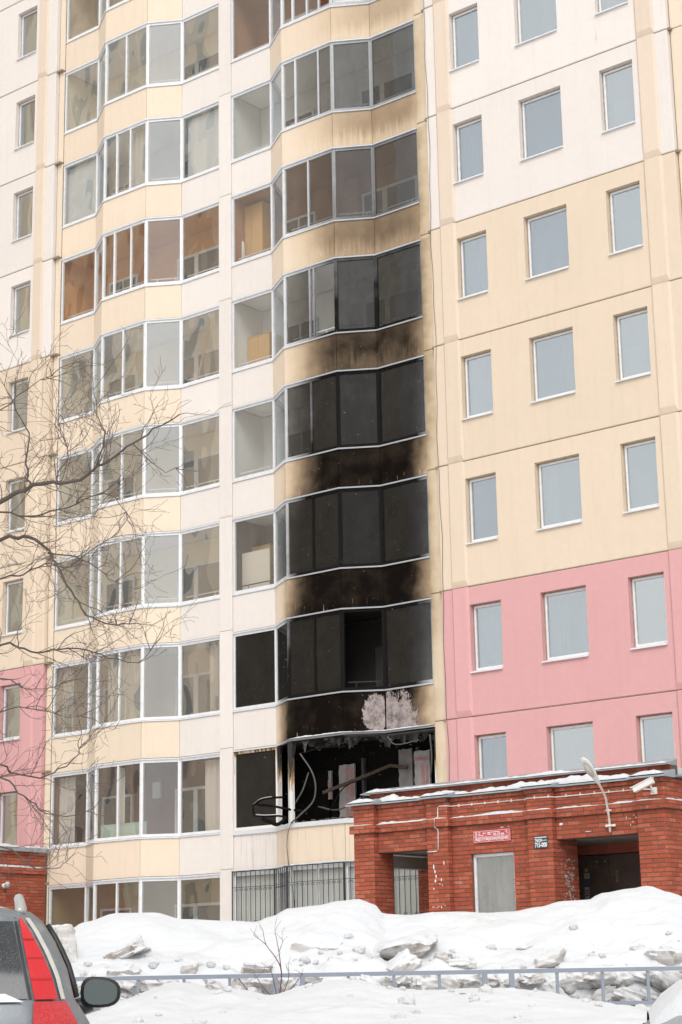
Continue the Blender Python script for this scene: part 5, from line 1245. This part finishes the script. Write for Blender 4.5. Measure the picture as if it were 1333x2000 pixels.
for pts, r0, dens, start in LIMBS:
    P = ([W(start), W(start).lerp(W(pts[0]), 0.5)+Vector((0, 0, 0.05))] if start else [])+[W(p) for p in pts]
    P = smoothpath(P, 3); n = len(P)
    P = [p+Vector((rt.gauss(0, 0.008), rt.gauss(0, 0.008), rt.gauss(0, 0.008))) for p in P]
    MB().tube(P, [max(0.0026, 0.68*r0*(1.3 if start else 1.0)*(1-0.82*(i/n)**0.9)) for i in range(n)], 7).obj('limb', m_bark, TR, True)
    Ltot = sum((P[i+1]-P[i]).length for i in range(n-1))
    cnt = int(Ltot*dens*1.75)
    for _ in range(cnt):
        i = rt.randrange(1, n-1) if not start else rt.randrange(n//6, n-1)
        d = (P[i+1]-P[i]).normalized(); ax_ = Vector((rt.gauss(0, 1), rt.gauss(0, 1), rt.gauss(0, 1))).normalized()
        nd = Matrix.Rotation(rt.uniform(0.5, 1.15), 3, d.cross(ax_).normalized()) @ d
        nd.z += 0.12
        grow(P[i], nd, rt.uniform(0.18, 0.62), max(0.0028, 0.0048*rt.uniform(0.7, 1.2)), 2)
    grow(P[-1], P[-1]-P[-2], 0.3, 0.004, 2)
tw.obj('twigs', m_twig, TR)['kind'] = 'stuff'
MB().tube(smoothpath([(0, 0, -0.3), (0.02, 0.0, 0.6), (0.06, 0.03, 2.0), (0.02, 0.05, 3.4), (0.1, 0.02, 4.8), (0.08, 0.05, 6.2), (0.0, 0.0, 7.6)], 4), [0.19-0.0065*i for i in range(25)], 12).obj('trunk', m_bark, TR, True)

# ------------------------------------------------------------------ twigs poking out of the snow by the rail
SH = empty('bare_shrub', yard(-0.76, 20.95, 1.45)); tag(SH, 'thin reddish bare shrub poking through the railing', 'shrub')
o3s = SH.location.copy(); m_red_twig = simple('red_twig', (0.13, 0.055, 0.048), 0.8, 0.3, 12)
for i, (pl, r) in enumerate([([(-0.77, 20.95, 1.40), (-0.735, 20.98, 1.734), (-0.80, 21.0, 1.897), (-0.90, 21.0, 2.034), (-0.935, 21.02, 2.185)], 0.008), ([(-0.90, 21.0, 2.034), (-0.97, 21.02, 2.09), (-1.04, 21.05, 2.14)], 0.005), ([(-0.735, 20.98, 1.734), (-0.76, 20.97, 1.95), (-0.80, 20.95, 2.18)], 0.0065), ([(-0.76, 20.97, 1.95), (-0.72, 20.96, 2.06), (-0.735, 20.95, 2.10)], 0.004),
    ([(-0.76, 20.95, 1.42), (-0.60, 20.95, 1.60), (-0.50, 20.93, 1.72)], 0.007), ([(-0.78, 20.95, 1.42), (-0.93, 20.97, 1.58), (-1.03, 20.95, 1.73)], 0.006), ([(-0.77, 20.95, 1.40), (-0.66, 20.93, 1.66), (-0.66, 20.92, 1.82)], 0.006), ([(-0.77, 20.95, 1.42), (-0.83, 20.93, 1.7), (-0.86, 20.92, 1.8)], 0.006), ([(-1.2, 21.0, 1.68), (-1.1, 20.97, 1.55), (-1.05, 20.95, 1.40)], 0.006)]):
    tw = MB(); P = smoothpath([yard(*p)-o3s for p in pl], 4)
    tw.tube(P, [max(0.002, r*(1-0.7*j/len(P))) for j in range(len(P))], 5)
    for _ in range(3):
        j = rt.randrange(len(P)//2, len(P)); grow(P[j], Vector((rt.uniform(-1, 1), rt.uniform(-1, 1), 0.9)), rt.uniform(0.06, 0.16), 0.0025, 0)
    tw.obj('stem', m_red_twig, SH, True)

# ------------------------------------------------------------------ cars
def car_paint(name, col):
    t = T(name); P = t.n('ShaderNodeTexCoord').outputs['Object']
    n1 = t.noise(P, 7.0, 3, 0.7); n2 = t.noise(P, 60.0, 3)
    frost = t.mul(t.mr(n1, 0.52, 0.75, 0, 0.4), t.mr(n2, 0.35, 0.65, 0.3, 1.0))
    c = t.mix(frost, col, (0.66, 0.65, 0.63))
    return t.end(t.principled(c, t.mr(n1, 0.3, 0.7, 0.22, 0.45), None, Metallic=0.25))
def frosted(name, col, rough, amount):
    t = T(name); P = t.n('ShaderNodeTexCoord').outputs['Object']
    n1 = t.noise(P, 9.0, 3, 0.7); n2 = t.noise(P, 170.0, 2)
    f = t.mul(t.mr(n2, 0.42, 0.80), t.mr(n1, 0.3, 0.7, amount*0.3, amount))
    z = t.xyz(P)[2]
    return t.end(t.principled(t.mix(f, col, (0.75, 0.76, 0.77)), t.mix(f, (rough,)*3, (0.8, 0.8, 0.8)), None, Metallic=0.0))
ZV = [(0.28, 0.16, 4.40, 0.78, 0.25), (0.36, 0.04, 4.56, 0.85, 0.28), (0.60, 0.0, 4.60, 0.885, 0.30), (0.85, 0.03, 4.54, 0.885, 0.30), (0.95, 0.05, 4.40, 0.875, 0.30), (1.02, 0.07, 3.55, 0.83, 0.28), (1.06, 0.085, 3.45, 0.80, 0.26), (1.20, 0.15, 3.20, 0.765, 0.24), (1.34, 0.23, 2.90, 0.70, 0.22), (1.44, 0.30, 2.68, 0.635, 0.22), (1.485, 0.38, 2.50, 0.575, 0.22), (1.51, 0.52, 2.30, 0.46, 0.2), (1.525, 1.0, 1.9, 0.2, 0.15)]
def lev(z):
    for (a, b) in zip(ZV[:-1], ZV[1:]):
        if a[0] <= z <= b[0]:
            t = (z-a[0])/(b[0]-a[0]); return [a[i]+(b[i]-a[i])*t for i in range(5)]
    return list(ZV[0] if z < ZV[0][0] else ZV[-1])
def surf(z, s, off=0.0):
    """point on the body: s measured round the plan outline from the middle of the tail to the right"""
    _, y0, y1, w, r = lev(z); bow = 0.05
    w += off; y0 -= off; y1 += off; r += off*0.5
    a = w-r; q = math.pi/2*r
    if s <= a: return Vector((s, y0+bow*(s/w)**2, z))
    if s <= a+q:
        t = (s-a)/r; return Vector((a+r*math.sin(t), y0+bow*(a/w)**2+r*(1-math.cos(t)), z))
    return Vector((w, min(y1-r, y0+bow*(a/w)**2+r+(s-a-q)), z))
def s_of_x(z, x):
    _, y0, y1, w, r = lev(z); a = w-r
    if x <= a: return x
    return a+r*math.asin(min(1, (x-a)/r))
def s_of_y(z, y):
    _, y0, y1, w, r = lev(z); a = w-r; yc = y0+0.05*(a/w)**2+r
    return a+math.pi/2*r+(y-yc)
def patch(mb, zs, sa, sb, off, n=8, mirror=False):
    k = len(mb.v)
    for z in zs:
        a, b = sa(z), sb(z)
        for i in range(n+1):
            p = surf(z, a+(b-a)*i/n, off); mb.v.append((-p.x if mirror else p.x, p.y, p.z))
    for j in range(len(zs)-1):
        for i in range(n):
            q_ = k+j*(n+1)+i; f = (q_, q_+1, q_+n+2, q_+n+1); mb.f.append(f[::-1] if mirror else f)
m_drib = simple('lamp_rib_red', (0.38, 0.007, 0.011), 0.2, 0.1, 9)
m_rrail = simple('silver_rail', (0.42, 0.42, 0.41), 0.35, 0.1, 8, metallic=0.4); m_salt = simple('salted_paint', (0.50, 0.48, 0.44), 0.6, 0.25, 14)
def car(loc, rotz, label, paintcol, snow=False):
    e = empty('parked_car', loc, rotz=rotz); tag(e, label, 'car')
    mp = car_paint('car_paint', paintcol); m_blk = simple('black_trim', (0.015, 0.015, 0.017), 0.45, 0.2, 10)
    mb = MB(); N_ = 44
    for z, y0, y1, w, r in ZV:
        half = []
        a = w-r
        for i in range(7): half.append(surf(z, a*i/6))
        for i in range(1, 7): half.append(surf(z, a+math.pi/2*r*i/6))
        yc = half[-1].y
        for i in range(1, 6): half.append(Vector((w, yc+(y1-r-yc)*i/5, z)))
        for i in range(1, 5):
            t = math.pi/2*i/4; half.append(Vector((w-r+r*math.cos(t), y1-r+r*math.sin(t), z)))
        half.append(Vector((0, y1+0.02, z)))
        ring = half+[Vector((-p.x, p.y, p.z)) for p in half[1:-1][::-1]]
        n = len(ring); mb.v += [tuple(p) for p in ring]
    L_ = len(ZV)
    for j in range(L_-1):
        for i in range(n): mb.f.append((j*n+i, j*n+(i+1) % n, (j+1)*n+(i+1) % n, (j+1)*n+i))
    mb.f.append(tuple(range(n))[::-1]); mb.f.append(tuple(range((L_-1)*n, L_*n)))
    mb.obj('body', mp, e, True)
    zsg = [1.065, 1.10, 1.16, 1.22, 1.28, 1.34, 1.39, 1.43]
    x_in = lambda z: 0.617-(z-1.06)*0.235
    def x_out(z):
        tab = ((1.05, 0.725), (1.17, 0.690), (1.28, 0.640), (1.39, 0.578), (1.45, 0.535))
        for (a, b), (c, d) in zip(tab[:-1], tab[1:]):
            if a <= z <= c: return b+(d-b)*(z-a)/(c-a)
        return tab[0][1] if z < tab[0][0] else tab[-1][1]
    mg = frosted('frosted_rear_glass', (0.016, 0.019, 0.023), 0.08, 0.16)
    m_ = MB(); patch(m_, zsg, lambda z: 0.0, lambda z: s_of_x(z, x_in(z)-0.03), 0.006); patch(m_, zsg, lambda z: 0.0, lambda z: s_of_x(z, x_in(z)-0.03), 0.006, mirror=True); m_.obj('rear_window', mg, e, True)
    mred = frosted('red_lamp', (0.52, 0.008, 0.012), 0.10, 0.05); mred2 = frosted('red_lamp_lower', (0.45, 0.010, 0.014), 0.12, 0.14)
    for mir in (False, True):
        zl = [1.062+0.0322*i for i in range(13)]
        m_ = MB(); patch(m_, zl, lambda z: s_of_x(z, x_in(z)), lambda z: s_of_x(z, max(x_in(z)+0.012, x_out(z))), 0.014, mirror=mir); m_.obj('tail_lamp', mred, e, True)
        m_ = MB(); patch(m_, zl, lambda z: s_of_x(z, max(x_in(z)+0.012, x_out(z)))+0.022, lambda z: s_of_x(z, max(x_in(z)+0.012, x_out(z)))+0.052, 0.008, mirror=mir); m_.obj('pillar_trim', m_salt, e, True)
        for zs_ in (1.15, 1.25, 1.34): m_ = MB(); patch(m_, [zs_, zs_+0.008], lambda z: s_of_x(z, x_in(z))+0.004, lambda z: s_of_x(z, max(x_in(z)+0.012, x_out(z)))-0.004, 0.0155, mirror=mir); m_.obj('lamp_rib', m_drib, e, True)
        m_ = MB(); patch(m_, zl, lambda z: s_of_x(z, x_in(z))-0.026, lambda z: s_of_x(z, x_in(z))-0.012, 0.003, 2, mir); m_.obj('tailgate_gap', m_blk, e, True)
        m_ = MB(); patch(m_, [0.72, 0.80, 0.88, 0.93, 0.97, 1.01, 1.052], lambda z: s_of_x(z, 0.612), lambda z: s_of_x(z, 0.612)+0.18+0.55*(1.06-z), 0.016, 10, mir); m_.obj('tail_lamp_lower', mred2, e, True)
        m_ = MB(); zz = [1.07, 1.15, 1.22, 1.29, 1.36, 1.42]
        for ya, yb in ((0.62, 1.02), (1.10, 1.92), (2.0, 2.72)):
            patch(m_, zz, lambda z: s_of_y(z, ya+(z-1.05)*0.30), lambda z: s_of_y(z, min(yb, 3.2-(z-1.0)*1.45)), 0.006, 4, mir)
        m_.obj('side_window', mg, e, True)
        m_ = MB(); sg_ = -1 if mir else 1
        m_.tube([(surf(z, s_of_y(z, 0.53+(z-1.05)*0.30), 0.012).x*sg_, surf(z, s_of_y(z, 0.53+(z-1.05)*0.30)).y, z) for z in zz], 0.016, 6); m_.obj('window_trim', m_blk, e, True)
        # roof rail
        rp = smoothpath([(0.53*sg_, 0.47, 1.47), (0.525*sg_, 0.54, 1.525), (0.515*sg_, 0.70, 1.555), (0.51*sg_, 1.3, 1.565), (0.50*sg_, 2.0, 1.565), (0.49*sg_, 2.25, 1.54), (0.48*sg_, 2.33, 1.46)], 4)
        MB().tube(rp, [0.026 if i < 9 else 0.02 for i in range(len(rp))], 8).obj('roof_rail', m_rrail, e, True)
        # mirror
        h = MB(); sec = []
        for j, (yy, sc) in enumerate(((0.0, 1.0), (0.01, 1.04), (0.05, 1.0), (0.10, 0.8), (0.14, 0.4))):
            for i in range(20):
                a = 2*math.pi*i/20; cx, cz = math.cos(a), math.sin(a)
                px = 0.118*abs(cx)**0.7*(1 if cx > 0 else -1); pz = 0.088*abs(cz)**0.75*(1 if cz > 0 else -1)
                pz *= 1.0-0.16*(px/0.118)*(1 if pz > 0 else 0.3)
                h.v.append(((0.955+px*sc)*sg_, 2.85+yy, 1.10+pz*sc))
        for j in range(4):
            for i in range(20): f = (j*20+i, j*20+(i+1) % 20, (j+1)*20+(i+1) % 20, (j+1)*20+i); h.f.append(f if sg_ > 0 else f[::-1])
        h.f.append(tuple(range(80, 100)) if sg_ > 0 else tuple(range(80, 100))[::-1]); h.f.append(tuple(range(20))[::-1] if sg_ > 0 else tuple(range(20)))
        mo = h.obj('side_mirror', m_blk, e, True)
        g_ = MB(); g_.v = [((0.955+0.86*(v[0]*sg_-0.955))*sg_, 2.846, 1.10+0.84*(v[2]-1.10)) for v in h.v[:20]]; g_.f = [tuple(range(20))[::-1] if sg_ > 0 else tuple(range(20))]
        tmm = T('mirror_glass'); g_.obj('mirror_glass', tmm.end(tmm.principled((0.13, 0.155, 0.155), 0.06, None, Metallic=1.0)), mo)
        MB().tube([(0.76*sg_, 2.92, 1.0), (0.83*sg_, 2.92, 1.015), (0.90*sg_, 2.91, 1.04)], [0.05, 0.055, 0.05], 8).obj('mirror_arm', m_blk, mo, True)
        # wheels
        for yw in (0.85, 3.55):
            w_ = MB(); xo = 0.885*sg_
            rings = [(-0.20, 0.24), (-0.20, 0.34), (-0.03, 0.345), (0.0, 0.32), (0.0, 0.24)]
            for dx, r in rings:
                for i in range(24): a = 2*math.pi*i/24; w_.v.append((xo+dx*sg_, yw+r*math.cos(a), 0.34+r*math.sin(a)))
            for j in range(4):
                for i in range(24): w_.f.append((j*24+i, j*24+(i+1) % 24, (j+1)*24+(i+1) % 24, (j+1)*24+i))
            wo_ = w_.obj('tyre', m_blk, e, True)
            rm = MB(); rm.tube([(xo-0.16*sg_, yw, 0.34), (xo-0.02*sg_, yw, 0.34)], [0.245, 0.235], 20).obj('rim', m_flash, wo_)
        # headlamp
        m_ = MB(); k0 = len(m_.v)
        for j, z in enumerate((0.74, 0.82, 0.90)):
            for i in range(6):
                t = math.pi/2*(0.1+0.9*i/5); _, y0, y1, w, r = lev(z); m_.v.append(((w-r+(r+0.01)*math.cos(t))*sg_, y1-r+(r+0.01)*math.sin(t), z))
        for j in range(2):
            for i in range(5): f = (j*6+i, j*6+i+1, j*6+i+7, j*6+i+6); m_.f.append(f)
        m_.obj('headlamp', frosted('headlamp_glass', (0.55, 0.57, 0.58), 0.12, 0.4), e, True)
    m_ = MB(); patch(m_, [1.052, 1.066, 1.082, 1.09], lambda z: 0.0, lambda z: s_of_x(z, x_in(z)-0.05-(z-1.05)*2), 0.016); patch(m_, [1.052, 1.066, 1.082, 1.09], lambda z: 0.0, lambda z: s_of_x(z, x_in(z)-0.05-(z-1.05)*2), 0.016, mirror=True); m_.obj('window_ledge_snow', m_snow, e, True)
    MB().box((-0.26, -0.022, 0.66), (0.26, -0.004, 0.78)).obj('number_plate', m_swhite, e)
    MB().box((-0.70, -0.02, 0.40), (0.70, 0.12, 0.52)).obj('bumper_strip', m_blk, e)
    # snow on the car
    top = MB(); zz = [1.455, 1.485, 1.51, 1.525]
    for z in zz:
        for i in range(n_ := 40):
            a = 2*math.pi*i/n_; _, y0, y1, w, r = lev(z)
            cx, cy = math.cos(a), math.sin(a); ym = (y0+y1)/2; hy = (y1-y0)/2
            sx = abs(cx)**0.5*(1 if cx > 0 else -1); sy_ = abs(cy)**0.5*(1 if cy > 0 else -1)
            th = (0.02 if not snow else 0.10)*(1+0.4*mnoise.noise(Vector((cx*3, cy*3, z*20))))
            top.v.append((sx*w*0.90, ym+sy_*hy*0.93, z+th*(0.2 if z == zz[0] else 1)))
    for j in range(3):
        for i in range(n_): top.f.append((j*n_+i, j*n_+(i+1) % n_, (j+1)*n_+(i+1) % n_, (j+1)*n_+i))
    top.f.append(tuple(range(3*n_, 4*n_))); top.obj('roof_snow', m_snow, e, True)
    if snow:
        hd_ = MB(); nx, ny = 26, 18
        for j in range(ny+1):
            for i in range(nx+1):
                u = -1+2*i/nx; v = j/ny; y = 3.1+1.36*v; w = 0.90-0.16*max(0, (v-0.55)/0.45)**2
                zb = 1.02-0.10*max(0, (v-0.5)/0.5)**2-0.10*abs(u)**4
                ed = min(1, (1-abs(u))*6, (1-v)*5+0.02); z = zb+0.02+0.15*max(0, ed)**0.5*(1+0.35*mnoise.noise(Vector((u*2, v*3, 4))))-(0.12 if ed < 0.02 else 0)
                hd_.v.append((u*w, y, z))
        for j in range(ny):
            for i in range(nx): a = j*(nx+1)+i; hd_.f.append((a, a+1, a+nx+2, a+nx+1))
        hd_.obj('hood_snow', m_snow, e, True)
    return e
AZ = math.atan2(HF.y, HF.x)-math.pi/2      # heading along the view
cl = car(yard(-2.07, 8.9, 0.43), AZ+math.radians(8), 'silver blue estate car with tall red tail lamps and a black mirror', (0.155, 0.17, 0.185))
cr = car(yard(1.42+4.45, 8.9, 0.42), AZ+math.radians(82), 'pale car buried under snow at the picture corner', (0.30, 0.31, 0.31), snow=True)

# ------------------------------------------------------------------ falling snow
fl = MB(); rf = random.Random(9)
for _ in range(6500):
    d = rf.uniform(13, 38); l = rf.uniform(-0.24, 0.24)*d; z = 1.0+rf.uniform(-0.05, 0.62)*d
    p = yard(l, d, z); r = rf.uniform(0.0005, 0.0011)*(1.3 if rf.random() < 0.03 else 1.0); ln = r*rf.uniform(3.0, 9.0)
    a = (HR*1.0+Vector((0, 0, -0.35))+HF*rf.uniform(-0.4, 0.4)).normalized(); b = a.cross(HF).normalized(); c = a.cross(b)
    k = len(fl.v); fl.v += [tuple(p+a*ln), tuple(p-a*ln), tuple(p+b*r), tuple(p-b*r), tuple(p+c*r), tuple(p-c*r)]
    fl.f += [(k, k+2, k+4), (k, k+4, k+3), (k, k+3, k+5), (k, k+5, k+2), (k+1, k+4, k+2), (k+1, k+3, k+4), (k+1, k+5, k+3), (k+1, k+2, k+5)]
tag(fl.obj('falling_snow', m_snow), 'fine snow blowing through the air in front of the building', None, kind='stuff')
